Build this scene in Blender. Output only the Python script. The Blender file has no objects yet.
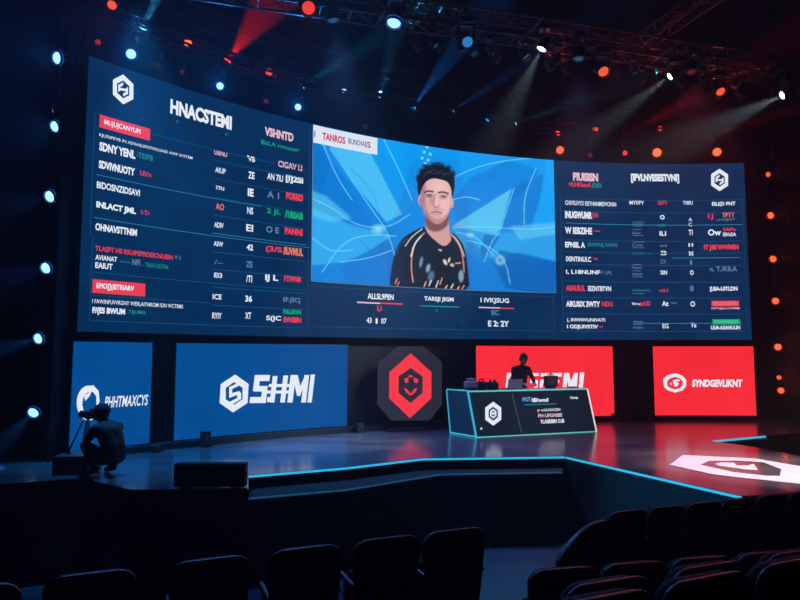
import bpy, bmesh, math, random
import numpy as np
from mathutils import Vector, Matrix, Euler
random.seed(7)
R_ = math.radians
SC = bpy.context.scene
COL = SC.collection

# ------------------------------------------------------------------ camera, world haze, exposure
CZ = 2.87                       # eye height over the hall floor
PITCH = 0.08509
FPX = 638.7
cam_d = bpy.data.cameras.new('camera'); cam = bpy.data.objects.new('camera', cam_d); COL.objects.link(cam)
cam.location = (0, 0, CZ); cam.rotation_euler = (math.pi/2 + PITCH, 0, 0)
cam_d.sensor_width = 36; cam_d.lens = FPX/800*36; cam_d.clip_start = .05; cam_d.clip_end = 200
SC.camera = cam
SC.view_settings.view_transform = 'Standard'; SC.view_settings.look = 'None'
SC.view_settings.gamma = 1; SC.view_settings.exposure = 0.0; SC.view_settings.use_curve_mapping = False
SC.cycles.use_denoising = True
SC.cycles.volume_bounces = 0
SC.cycles.max_bounces = 6
SC.cycles.diffuse_bounces = 3
SC.cycles.glossy_bounces = 3
SC.cycles.sample_clamp_indirect = 4

HAZE = 0.0035
BEAM = 22.0                     # strength of the beam lamps
w = bpy.data.worlds.new('World'); SC.world = w; w.use_nodes = True
nt = w.node_tree; nt.nodes.clear()
wo = nt.nodes.new('ShaderNodeOutputWorld'); bg = nt.nodes.new('ShaderNodeBackground')
bg.inputs[0].default_value = (0.01, 0.015, 0.03, 1); bg.inputs[1].default_value = .0
vs = nt.nodes.new('ShaderNodeVolumeScatter'); vs.inputs['Density'].default_value = HAZE
vs.inputs['Anisotropy'].default_value = 0.25; vs.inputs['Color'].default_value = (.9, .95, 1, 1)
nt.links.new(bg.outputs[0], wo.inputs['Surface']); nt.links.new(vs.outputs[0], wo.inputs['Volume'])

# spot light, used for the stage lamps' beams and the added washes
def spot(name, loc, target, energy, color, size=40, blend=.5, rad=.08, parent=None):
    l = bpy.data.lights.new(name, 'SPOT'); l.energy = energy; l.color = color
    l.spot_size = R_(size); l.spot_blend = blend; l.shadow_soft_size = rad
    o = bpy.data.objects.new(name, l); COL.objects.link(o); o.location = loc
    d = Vector(target) - Vector(loc)
    o.rotation_euler = d.to_track_quat('-Z', 'Y').to_euler()
    if parent:
        o.parent = parent; o.matrix_parent_inverse = Matrix.LocRotScale(parent.location, parent.rotation_euler, parent.scale).inverted()
    return o
WASH = 1.0

# ------------------------------------------------------------------ unprojection helpers
cp, sp_ = math.cos(PITCH), math.sin(PITCH)
def ray(px, py):
    u = (px-400)/FPX; v = (300-py)/FPX
    return Vector((u, cp - v*sp_, sp_ + v*cp))
def onz(px, py, z):             # world point on the level z
    d = ray(px, py); t = (z-CZ)/d.z
    return Vector((d.x*t, d.y*t, z))
def ony(px, py, Y):             # world point at distance Y
    d = ray(px, py); t = Y/d.y
    return Vector((d.x*t, Y, CZ+d.z*t))
def proj(p):
    Y = p[1]; z = p[2]-CZ
    d = Y*cp + z*sp_; u = -Y*sp_ + z*cp
    return 400+FPX*p[0]/d, 300-FPX*u/d
SX, SY, SR = 7.03, 0.741, 15.263        # centre and radius of the curved LED wall
class Cyl:
    def __init__(s, off=0): s.r = SR-off
    def inv(s, px, py):
        d = ray(px, py); a = d.x*d.x+d.y*d.y; b = -2*(d.x*SX+d.y*SY); c = SX*SX+SY*SY-s.r*s.r
        t = (-b+math.sqrt(b*b-4*a*c))/(2*a)
        x, y = d.x*t-SX, d.y*t-SY
        return math.atan2(x, y)*SR, CZ+d.z*t
    def fwd(s, u, v, off=0):
        a = u/SR; r = s.r-off
        return Vector((SX+r*math.sin(a), SY+r*math.cos(a), v))
class Plane:                             # plane through o with unit axes ux, uy
    def __init__(s, o, ux, uy):
        s.o = Vector(o); s.ux = Vector(ux).normalized(); s.n = s.ux.cross(Vector(uy)).normalized()
        s.uy = s.n.cross(s.ux).normalized()
        if s.n.dot(s.o-Vector((0, 0, CZ))) > 0: s.n = -s.n
    def inv(s, px, py):
        d = ray(px, py); c = Vector((0, 0, CZ)); t = (s.o-c).dot(s.n)/d.dot(s.n)
        q = c+d*t-s.o
        return q.dot(s.ux), q.dot(s.uy)
    def fwd(s, u, v, off=0): return s.o+s.ux*u+s.uy*v+s.n*off

# ------------------------------------------------------------------ materials
MATS = {}
def mat(name, color, rough=.6, metal=0, emit=None, estr=1, spec=.5, noise=0, nscale=20, bump=0, coat=0):
    if name in MATS: return MATS[name]
    m = bpy.data.materials.new(name); m.use_nodes = True; n = m.node_tree.nodes; L = m.node_tree.links
    b = n['Principled BSDF']
    b.inputs['Base Color'].default_value = (*color, 1); b.inputs['Roughness'].default_value = rough
    b.inputs['Metallic'].default_value = metal; b.inputs['Specular IOR Level'].default_value = spec
    b.inputs['Coat Weight'].default_value = coat
    if emit:
        b.inputs['Emission Color'].default_value = (*emit, 1); b.inputs['Emission Strength'].default_value = estr
    if noise or bump:
        tc = n.new('ShaderNodeTexCoord'); nz = n.new('ShaderNodeTexNoise'); nz.inputs['Scale'].default_value = nscale
        nz.inputs['Detail'].default_value = 4
        L.new(tc.outputs['Object'], nz.inputs['Vector'])
        if noise:
            mx = n.new('ShaderNodeMix'); mx.data_type = 'RGBA'
            mx.inputs[6].default_value = (*[c*(1-noise) for c in color], 1); mx.inputs[7].default_value = (*[min(1, c*(1+noise)) for c in color], 1)
            L.new(nz.outputs[0], mx.inputs[0]); L.new(mx.outputs[2], b.inputs['Base Color'])
        if bump:
            bp = n.new('ShaderNodeBump'); bp.inputs['Strength'].default_value = bump; bp.inputs['Distance'].default_value = .01
            L.new(nz.outputs[0], bp.inputs['Height']); L.new(bp.outputs[0], b.inputs['Normal'])
    MATS[name] = m; return m
def lin(r, g, b):
    f = lambda c: (c/255/12.92) if c/255 <= .04045 else ((c/255+.055)/1.055)**2.4
    return (f(r), f(g), f(b))
def led(name, rgb, k=1.0):               # lit LED surface of the given displayed colour
    return mat(name, (.006, .006, .007), .7, emit=lin(*rgb), estr=k, spec=.05)
BLACK = mat('black_paint', (.006, .006, .007), .55, noise=.3, nscale=9)
DRAPE = mat('black_drape', (.012, .012, .014), .9, noise=.3, nscale=6)
TRUSS = mat('truss_metal', (.045, .045, .05), .4, .5, noise=.25, nscale=30)
TRUSSB = mat('black_truss', (.010, .010, .012), .6, noise=.25, nscale=30)
LAMPB = mat('lamp_body', (.02, .02, .022), .4, .1, noise=.2, nscale=30)

def led_tiled(name, rgb, pitch=.5, vary=.10, extra=None):  # LED surface with faint cabinet-to-cabinet differences
    m = bpy.data.materials.new(name); m.use_nodes = True; n = m.node_tree.nodes; L = m.node_tree.links
    b = n['Principled BSDF']; b.inputs['Base Color'].default_value = (.006, .006, .007, 1); b.inputs['Roughness'].default_value = .7; b.inputs['Specular IOR Level'].default_value = .05
    at = n.new('ShaderNodeUVMap')
    sn = n.new('ShaderNodeVectorMath'); sn.operation = 'SCALE'; sn.inputs['Scale'].default_value = 1/pitch
    fl = n.new('ShaderNodeVectorMath'); fl.operation = 'FLOOR'
    wn = n.new('ShaderNodeTexWhiteNoise'); wn.noise_dimensions = '2D'
    L.new(at.outputs[0], sn.inputs[0]); L.new(sn.outputs[0], fl.inputs[0]); L.new(fl.outputs[0], wn.inputs[0])
    mr = n.new('ShaderNodeMapRange'); mr.inputs['To Min'].default_value = 1-vary; mr.inputs['To Max'].default_value = 1+vary
    L.new(wn.outputs[0], mr.inputs[0])
    b.inputs['Emission Color'].default_value = (*lin(*rgb), 1)
    L.new(mr.outputs[0], b.inputs['Emission Strength'])
    MATS[name] = m; return m

# ------------------------------------------------------------------ mesh helpers
class MB:
    def __init__(s): s.v = []; s.f = []; s.mi = []
    def add(s, vs_, fs, mi=0):
        k = len(s.v); s.v += [tuple(p) for p in vs_]; s.f += [tuple(i+k for i in f) for f in fs]; s.mi += [mi]*len(fs); return s
    def box(s, c, size, rot=None, mi=0):
        a, b, d = [x/2 for x in size]
        P = [Vector((x, y, z)) for x in (-a, a) for y in (-b, b) for z in (-d, d)]
        if rot is not None: P = [rot @ p for p in P]
        P = [p+Vector(c) for p in P]
        return s.add(P, [(0, 1, 3, 2), (4, 6, 7, 5), (0, 4, 5, 1), (2, 3, 7, 6), (0, 2, 6, 4), (1, 5, 7, 3)], mi)
    def hexa(s, P, mi=0):                # bottom 4 then top 4 corners
        return s.add(P, [(3, 2, 1, 0), (4, 5, 6, 7), (0, 1, 5, 4), (1, 2, 6, 5), (2, 3, 7, 6), (3, 0, 4, 7)], mi)
    def tube(s, a, b, r, n=8, r2=None, mi=0, cap=True):
        a = Vector(a); b = Vector(b); r2 = r if r2 is None else r2
        q = (b-a).to_track_quat('Z', 'Y'); P = []
        for c, rr in ((a, r), (b, r2)):
            for i in range(n):
                t = 2*math.pi*i/n; P.append(c+q @ Vector((rr*math.cos(t), rr*math.sin(t), 0)))
        F = [(i, (i+1) % n, n+(i+1) % n, n+i) for i in range(n)]
        if cap: F += [tuple(range(n-1, -1, -1)), tuple(range(n, 2*n))]
        return s.add(P, F, mi)
    def path(s, pts, r, n=6, mi=0):
        for a, b in zip(pts, pts[1:]): s.tube(a, b, r, n, mi=mi)
        return s
    def prism(s, poly, z0, z1, mi=0):    # horizontal polygon extruded upwards
        n = len(poly); P = [(p[0], p[1], z0) for p in poly]+[(p[0], p[1], z1) for p in poly]
        F = [(i, (i+1) % n, n+(i+1) % n, n+i) for i in range(n)]+[tuple(range(n-1, -1, -1)), tuple(range(n, 2*n))]
        return s.add(P, F, mi)
    def lathe(s, prof, o=(0, 0, 0), q=None, n=16, mi=0):
        P = []; k = len(prof)
        for i in range(n):
            t = 2*math.pi*i/n
            for r, z in prof:
                p = Vector((r*math.cos(t), r*math.sin(t), z)); p = q @ p if q is not None else p
                P.append(p+Vector(o))
        F = [(i*k+j, ((i+1) % n)*k+j, ((i+1) % n)*k+j+1, i*k+j+1) for i in range(n) for j in range(k-1)]
        return s.add(P, F, mi)
    def mesh(s, name, mats, smooth=False, fix=True):
        me = bpy.data.meshes.new(name); me.from_pydata(s.v, [], s.f)
        for m in (mats if isinstance(mats, (list, tuple)) else [mats]): me.materials.append(m)
        me.polygons.foreach_set('material_index', s.mi)
        if smooth: me.polygons.foreach_set('use_smooth', [True]*len(s.f))
        if fix:
            bm = bmesh.new(); bm.from_mesh(me); bmesh.ops.recalc_face_normals(bm, faces=bm.faces); bm.to_mesh(me); bm.free()
        me.update(); return me
    def build(s, name, mats, parent=None, smooth=False, bevel=0, seg=2, fix=True):
        me = s.mesh(name, mats, smooth, fix)
        o = bpy.data.objects.new(name, me); COL.objects.link(o)
        if parent is not None:
            o.parent = parent
        if bevel:
            b = o.modifiers.new('bevel', 'BEVEL'); b.width = bevel; b.segments = seg; b.limit_method = 'ANGLE'; b.angle_limit = R_(40)
        return o
def toloc(o, root):                      # shift world-built mesh data under its thing's base
    o.data.transform(Matrix.LocRotScale(root.location, root.rotation_euler, root.scale).inverted()); return o
def thing(name, label, cat, loc=(0, 0, 0), rz=0, group=None):
    o = bpy.data.objects.new(name, None); COL.objects.link(o); o.location = loc; o.rotation_euler = (0, 0, rz)
    o.empty_display_size = .2; o['label'] = label; o['category'] = cat
    if group: o['group'] = group
    return o
def tag(o, label, cat, group=None):
    o['label'] = label; o['category'] = cat
    if group: o['group'] = group
    return o
def struct(o): o['kind'] = 'structure'; return o
def copy_tree(o, parent=None):
    c = o.copy(); COL.objects.link(c)
    if parent is not None: c.parent = parent
    for ch in list(o.children): copy_tree(ch, c)
    return c

# ------------------------------------------------------------------ flat artwork on a surface
_tc = {}
def text_geo(s, bold=.015, shear=0):
    k = (s, bold, shear)
    if k in _tc: return _tc[k]
    cu = bpy.data.curves.new('t', 'FONT'); cu.body = s; cu.offset = bold; cu.shear = shear; cu.resolution_u = 3
    ob = bpy.data.objects.new('t', cu); COL.objects.link(ob)
    dg = bpy.context.evaluated_depsgraph_get(); me = bpy.data.meshes.new_from_object(ob.evaluated_get(dg))
    V = np.array([v.co[:2] for v in me.vertices]); F = [tuple(p.vertices) for p in me.polygons]
    bpy.data.objects.remove(ob); bpy.data.curves.remove(cu); bpy.data.meshes.remove(me)
    V = V-V.min(0); V = V/V.max(0)
    _tc[k] = (V, F); return _tc[k]
class Art:                               # lettering or marks of one colour on a surface
    def __init__(s, surf, off=.006): s.s = surf; s.mb = MB(); s.off = off
    def text(s, t, x0, y, x1, h, bold=.012, shear=0):   # x0,y: left middle; h: height at the left end
        V, F = text_geo(t, bold+(.018 if h > 7 else .004 if h > 4.7 else -.004), shear)
        u0, v0 = s.s.inv(x0, y+h/2); _, v1 = s.s.inv(x0, y-h/2)
        u1, _ = s.s.inv(x1, y)
        s.mb.add([s.s.fwd(u0+(u1-u0)*a, v0+(v1-v0)*b, s.off) for a, b in V], F); return s
    def quad(s, x0, y0, x1, y1, off=None, n=None):      # x0..x1 at the left end's heights y0..y1
        off = s.off if off is None else off
        u0, va = s.s.inv(x0, y0); _, vb = s.s.inv(x0, y1); u1, _ = s.s.inv(x1, y0)
        n = n or max(1, int(abs(u1-u0)/.3))
        P = []
        for i in range(n+1):
            u = u0+(u1-u0)*i/n; P += [s.s.fwd(u, va, off), s.s.fwd(u, vb, off)]
        s.mb.add(P, [(2*i, 2*i+1, 2*i+3, 2*i+2) for i in range(n)]); return s
    def line(s, x0, y0, x1, w=.8): return s.quad(x0, y0-w/2, x1, y0+w/2)
    def poly(s, pts, off=None):                          # polygon given by photograph points
        off = s.off if off is None else off
        s.mb.add([s.s.fwd(*s.s.inv(*p), off) for p in pts], [tuple(range(len(pts)))]); return s
    def ring(s, outer, inner, off=None):
        off = s.off if off is None else off; n = len(outer)
        s.mb.add([s.s.fwd(*s.s.inv(*p), off) for p in list(outer)+list(inner)], [(i, (i+1) % n, n+(i+1) % n, n+i) for i in range(n)]); return s
    def done(s, name, m, parent, root):
        o = s.mb.build(name, m, parent, fix=False)
        return toloc(o, root)

def hexpts(cx, cy, w, h, skew=0, k=1):   # pointy-top hexagon; skew lifts the right side
    P = []
    for i in range(6):
        a = math.pi/2+i*math.pi/3
        x = math.cos(a)*w/2/.866*k; y = -math.sin(a)*h/2*k
        P.append((cx+x, cy+y+skew*x))
    return P

# ------------------------------------------------------------------ the hall
ST = CZ-1.63                              # stage level 1.24
HX0, HX1, HY0, HY1, HZ = -12.0, 17.0, -4.0, 23.0, 12.5
HALL = mat('hall_black', (.012, .013, .016), .8, noise=.3, nscale=3)
CARP = mat('hall_floor', (.008, .07, .10), .55, noise=.25, nscale=2.5, bump=.2)
struct(MB().box(((HX0+HX1)/2, (HY0+HY1)/2, -.1), (HX1-HX0, HY1-HY0, .2)).build('floor', CARP))
struct(MB().box(((HX0+HX1)/2, (HY0+HY1)/2, HZ+.1), (HX1-HX0, HY1-HY0, .2)).build('ceiling', HALL))
struct(MB().box((HX0-.1, (HY0+HY1)/2, HZ/2), (.2, HY1-HY0, HZ)).build('wall_left', HALL))
struct(MB().box((HX1+.1, (HY0+HY1)/2, HZ/2), (.2, HY1-HY0, HZ)).build('wall_right', HALL))
struct(MB().box(((HX0+HX1)/2, HY1+.1, HZ/2), (HX1-HX0+.4, .2, HZ)).build('wall_back', HALL))
struct(MB().box(((HX0+HX1)/2, HY0-.1, HZ/2), (HX1-HX0+.4, .2, HZ)).build('wall_front', HALL))

# stage ------------------------------------------------------------
def floor_mat():
    m = bpy.data.materials.new('stage_gloss'); m.use_nodes = True; n = m.node_tree.nodes; L = m.node_tree.links
    b = n['Principled BSDF']; b.inputs['Base Color'].default_value = (.10, .105, .12, 1)
    b.inputs['Specular IOR Level'].default_value = .8; b.inputs['IOR'].default_value = 2.4
    tc = n.new('ShaderNodeTexCoord')
    nz = n.new('ShaderNodeTexNoise'); nz.inputs['Scale'].default_value = 1.2; nz.inputs['Detail'].default_value = 5
    mp = n.new('ShaderNodeMapping'); mp.inputs['Scale'].default_value = (1, 2.2, 1); mp.inputs['Rotation'].default_value = (0, 0, .5)
    L.new(tc.outputs['Object'], mp.inputs[0]); L.new(mp.outputs[0], nz.inputs['Vector'])
    mr = n.new('ShaderNodeMapRange'); mr.inputs['To Min'].default_value = .13; mr.inputs['To Max'].default_value = .24
    L.new(nz.outputs[0], mr.inputs[0]); L.new(mr.outputs[0], b.inputs['Roughness'])
    cr = n.new('ShaderNodeValToRGB'); cr.color_ramp.elements[0].position = .35; cr.color_ramp.elements[1].position = .7
    cr.color_ramp.elements[0].color = (.075, .075, .09, 1); cr.color_ramp.elements[1].color = (.135, .135, .155, 1)
    L.new(nz.outputs[0], cr.inputs[0]); L.new(cr.outputs[0], b.inputs['Base Color'])
    return m
STAGEM = floor_mat()
FASC = mat('stage_fascia', (.045, .055, .065), .5, noise=.2, nscale=4)
A2 = onz(82, 478, ST); A1 = onz(130, 489.5, ST); B1 = onz(248.5, 489.5, ST); C1 = onz(248.5, 475, ST)
D1 = onz(345, 467, ST); E1 = onz(422, 458, ST); F1 = onz(565, 456, ST); G1 = onz(742, 496, ST); G2 = onz(850, 489, ST); G3 = onz(1000, 500, ST)
N1 = onz(711, 440.8, ST); N2 = onz(765, 435.8, ST); N3 = onz(754, 447, ST); N4 = onz(800, 456, ST)
N2b = N2+(N2-N1).normalized()*6; N4b = onz(1000, 489, ST)
arc = [Cyl(-.9).fwd(SR*R_(a), ST) for a in range(14, -62, -4)]
top = [A2, A1, B1, C1, D1, E1, F1, G1, G2, G3, N4b, N4, N3, N1, N2, N2b]
stage_poly = [(p.x, p.y) for p in top]+[(16.0, N2b.y+.3), (16.0, 17.5)]+[(p.x, p.y) for p in arc]+[(-7.4, 8.0), (-6.3, 7.6)]
def prism_tri(poly, z0, z1):
    bm = bmesh.new(); vb = [bm.verts.new((x, y, z1)) for x, y in poly]
    f = bm.faces.new(vb); r = bmesh.ops.extrude_face_region(bm, geom=[f])
    for g in r['geom']:
        if isinstance(g, bmesh.types.BMVert): g.co.z = z0
    bm.faces.ensure_lookup_table()
    bmesh.ops.recalc_face_normals(bm, faces=bm.faces)
    bmesh.ops.triangulate(bm, faces=[f for f in bm.faces if len(f.verts) > 4])
    return bm
bm = prism_tri(stage_poly, 0, ST)
me = bpy.data.meshes.new('stage_platform'); bm.normal_update()
me.materials.append(STAGEM); me.materials.append(FASC)
me.materials.append(BLACK)
for f in bm.faces:
    c_ = f.calc_center_median(); f.material_index = 0 if f.normal.z > .5 else 1 if c_.x > F1.x-.02 and c_.y < F1.y+.2 else 2
bm.to_mesh(me); bm.free()
stage = bpy.data.objects.new('stage_platform', me); COL.objects.link(stage); struct(stage)

# lower ledge along the front of the stage
LZ = ST-.18
lo = [onz(248.5, 498, LZ), onz(345, 489.5, LZ), onz(440, 474, LZ), onz(562, 472, LZ)]
def outwards(p, q, d): return p
ledge_poly = [(p.x, p.y) for p in lo]+[(F1.x-.02, F1.y-.01), (E1.x, E1.y-.01), (D1.x, D1.y-.01), (C1.x+.02, C1.y-.01)]
bm = prism_tri(ledge_poly, 0, LZ); me = bpy.data.meshes.new('stage_ledge')
me.materials.append(mat('ledge_gloss', (.004, .005, .007), .7, noise=.2, nscale=3)); me.materials.append(BLACK)
for f in bm.faces: f.material_index = 0 if abs(f.normal.z) > .5 else 1
bm.to_mesh(me); bm.free()
lg = bpy.data.objects.new('stage_ledge', me); COL.objects.link(lg); struct(lg)

# glowing strips on the stage edges
CYAN = mat('cyan_strip', (.1, .3, .35), .4, emit=lin(40, 185, 230), estr=1.0)
CYAN2 = mat('ledge_edge_glow', (.1, .3, .35), .4, emit=lin(22, 74, 112), estr=.8)
def strip(pts, name, m, z, wd=.02, h=.028):
    t = thing(name[0], name[1], 'light strip', (pts[0].x, pts[0].y, z))
    for i, (a, b) in enumerate(zip(pts, pts[1:])):
        d = (b-a); d.z = 0; n_ = Vector((d.y, -d.x, 0)).normalized()
        mbx = MB(); A = Vector((a.x, a.y, z)); B = Vector((b.x, b.y, z))
        if n_.y > 0 and name[2] > 0: n_ = -n_
        mbx.hexa([A, B, B+n_*wd, A+n_*wd, A+Vector((0, 0, h)), B+Vector((0, 0, h)), B+n_*wd+Vector((0, 0, h)), A+n_*wd+Vector((0, 0, h))])
        toloc(mbx.build('strip_segment', m, t), t)
    return t
strip([C1, D1, E1, F1], ('edge_light_strip', 'glowing cyan strip along the recessed front stage edge with bends', 1), CYAN, ST-.035)
strip([F1+(G1-F1).normalized()*.05, G1], ('edge_light_strip', 'glowing cyan strip running down the slanted right front stage edge to the seats', 1), CYAN, ST-.035)
strip([N1, N2], ('edge_light_strip', 'short cyan strip on the stage gap edge below the right red panel', 1), CYAN, ST-.035, .02, .036)

strip(lo, ('ledge_lit_edge', 'dim blue glowing line painting the lit edge of the lower ledge in front of stage', 1), CYAN2, LZ-.02, .012, .022)  # light catching the ledge edge, painted as a dim glowing line
# low deck inside the gap on the right
LD = ST-.55
p_ = [onz(735, 449, LD), onz(760, 452, LD)]
dk = MB().prism([(N1.x+1.6, N1.y-.3), (N4.x+2.0, N4.y+.25), (15.5, N4b.y+1.2), (15.5, N2.y-.1), (N1.x+2.5, N1.y+.12)], 0, LD).build('stage_lower_deck', [mat('deck_gloss', (.10, .08, .08), .3)]); struct(dk)

# curved black backdrop behind the panels
def arcwall(a0, a1, r0, r1, z0, z1, step=1.5):
    mb = MB(); n = max(1, int(abs(a1-a0)/step)); k = n+1; P = []
    for r, z in ((r0, z0), (r0, z1), (r1, z1), (r1, z0)):
        for i in range(k):
            a = R_(a0+(a1-a0)*i/n); P.append((SX+r*math.sin(a), SY+r*math.cos(a), z))
    F = []
    for j in range(4):
        for i in range(n):
            q = (j+1) % 4; F.append((j*k+i, j*k+i+1, q*k+i+1, q*k+i))
    F += [(0, k, 2*k, 3*k), (n, k+n, 2*k+n, 3*k+n)]
    return mb.add(P, F)
struct(arcwall(-53.5, 7.8, SR+.16, SR+.30, ST, CZ+4.7).build('wall_stage', DRAPE))
# dark plinth the LED panels stand on
struct(arcwall(-53.2, 7.2, SR-.12, SR+.15, ST, CZ-1.52).build('baseboard_stage', mat('plinth', (.02, .022, .026), .5)))

# ------------------------------------------------------------------ LED wall
def surface_strip(surf, x0, x1, zt, zb, yref, nu, nv=1, off=0):
    u0, _ = surf.inv(x0, yref); u1, _ = surf.inv(x1, yref)
    return u0, u1
def grid(surf, u0, u1, z0, z1, nu, nv, off=0):
    mb = MB(); P = []; uv = []
    for j in range(nv+1):
        for i in range(nu+1):
            u = u0+(u1-u0)*i/nu; z = z0+(z1-z0)*j/nv; P.append(surf.fwd(u, z, off)); uv.append((u, z))
    mb.add(P, [(j*(nu+1)+i, j*(nu+1)+i+1, (j+1)*(nu+1)+i+1, (j+1)*(nu+1)+i) for j in range(nv) for i in range(nu)])
    return mb, uv
def grid_obj(name, m, parent, root, surf, u0, u1, z0, z1, nu, nv, off=0):
    mb, uv = grid(surf, u0, u1, z0, z1, nu, nv, off); o = mb.build(name, m, parent, fix=False)
    ul = o.data.uv_layers.new(name='UVMap')
    for l in o.data.loops: ul.data[l.index].uv = uv[l.vertex_index]
    return toloc(o, root)
W = Cyl(0)
ZT, ZS, ZP, ZQ = CZ+4.86, CZ+.362, CZ+.202, CZ-1.50
uL = W.inv(90, 55.5)[0]; uL = (uL+W.inv(76, 330.4)[0])/2; uR = (W.inv(745, 164)[0]+W.inv(751, 340.6)[0])/2
uM0 = W.inv(312, 200)[0]; uM1 = W.inv(555, 225)[0]
wall = thing('led_video_wall', 'huge curved blue LED wall with score tables and a player close-up above the stage', 'video screen', (SX+SR*math.sin(-.3), SY+SR*math.cos(-.3), ZS))
hs = arcwall(math.degrees(uL/SR), math.degrees(uR/SR), SR+.01, SR+.15, ZS-.01, ZT+.01, 1).build('housing', BLACK, wall); toloc(hs, wall)
NAVY = led_tiled('led_navy', (3, 44, 84))
lb = grid_obj('left_score_table', NAVY, wall, wall, W, uL, uM0, ZS, ZT, 60, 2)
rb = grid_obj('right_score_table', NAVY, wall, wall, W, uM1, uR, ZS, ZT, 40, 2)
zV0 = (W.inv(311, 281)[1]+W.inv(556, 292)[1])/2
cb = grid_obj('centre_caption_bar', NAVY, wall, wall, W, uM0, uM1, ZS, zV0, 50, 2)

WHITE = led('led_white', (232, 238, 250)); PINKW = led('led_pinkish_white', (235, 190, 205)); REDT = led('led_red', (235, 62, 78))
TEAL = led('led_teal', (25, 140, 135)); GREEN = led('led_green', (15, 165, 115)); GREY = led('led_grey_blue', (100, 130, 165))
LINE = led('led_line', (22, 78, 118)); LINE2 = led('led_bright_line', (45, 125, 160)); ORNG = led('led_orange', (235, 120, 85))
NAVYK = led('led_dark_navy', (6, 30, 66))

def emblem(surf, cx, cy, w_, h_, parent, root, skew=0, white=WHITE, dark=NAVYK, off=.006, sw=.0):
    a = Art(surf, off); O = hexpts(cx, cy, w_, h_, skew); I = hexpts(cx, cy, w_, h_, skew, .60)
    a.ring(O, I)
    # folded ribbon mark inside
    s1 = hexpts(cx, cy, w_, h_, skew, .47); s2 = hexpts(cx, cy, w_, h_, skew, .27)
    a.mb.add([surf.fwd(*surf.inv(*p), off) for p in s1+s2], [(0, 1, 7, 6), (1, 2, 8, 7), (3, 4, 10, 9), (4, 5, 11, 10)])
    a.poly([(cx-w_*.2, cy-h_*.035-skew*w_*.2), (cx+w_*.2, cy-h_*.035+skew*w_*.2), (cx+w_*.2, cy+h_*.045+skew*w_*.2), (cx-w_*.2, cy+h_*.045-skew*w_*.2)])
    e = a.done('emblem', white, parent, root)
    return e

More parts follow.
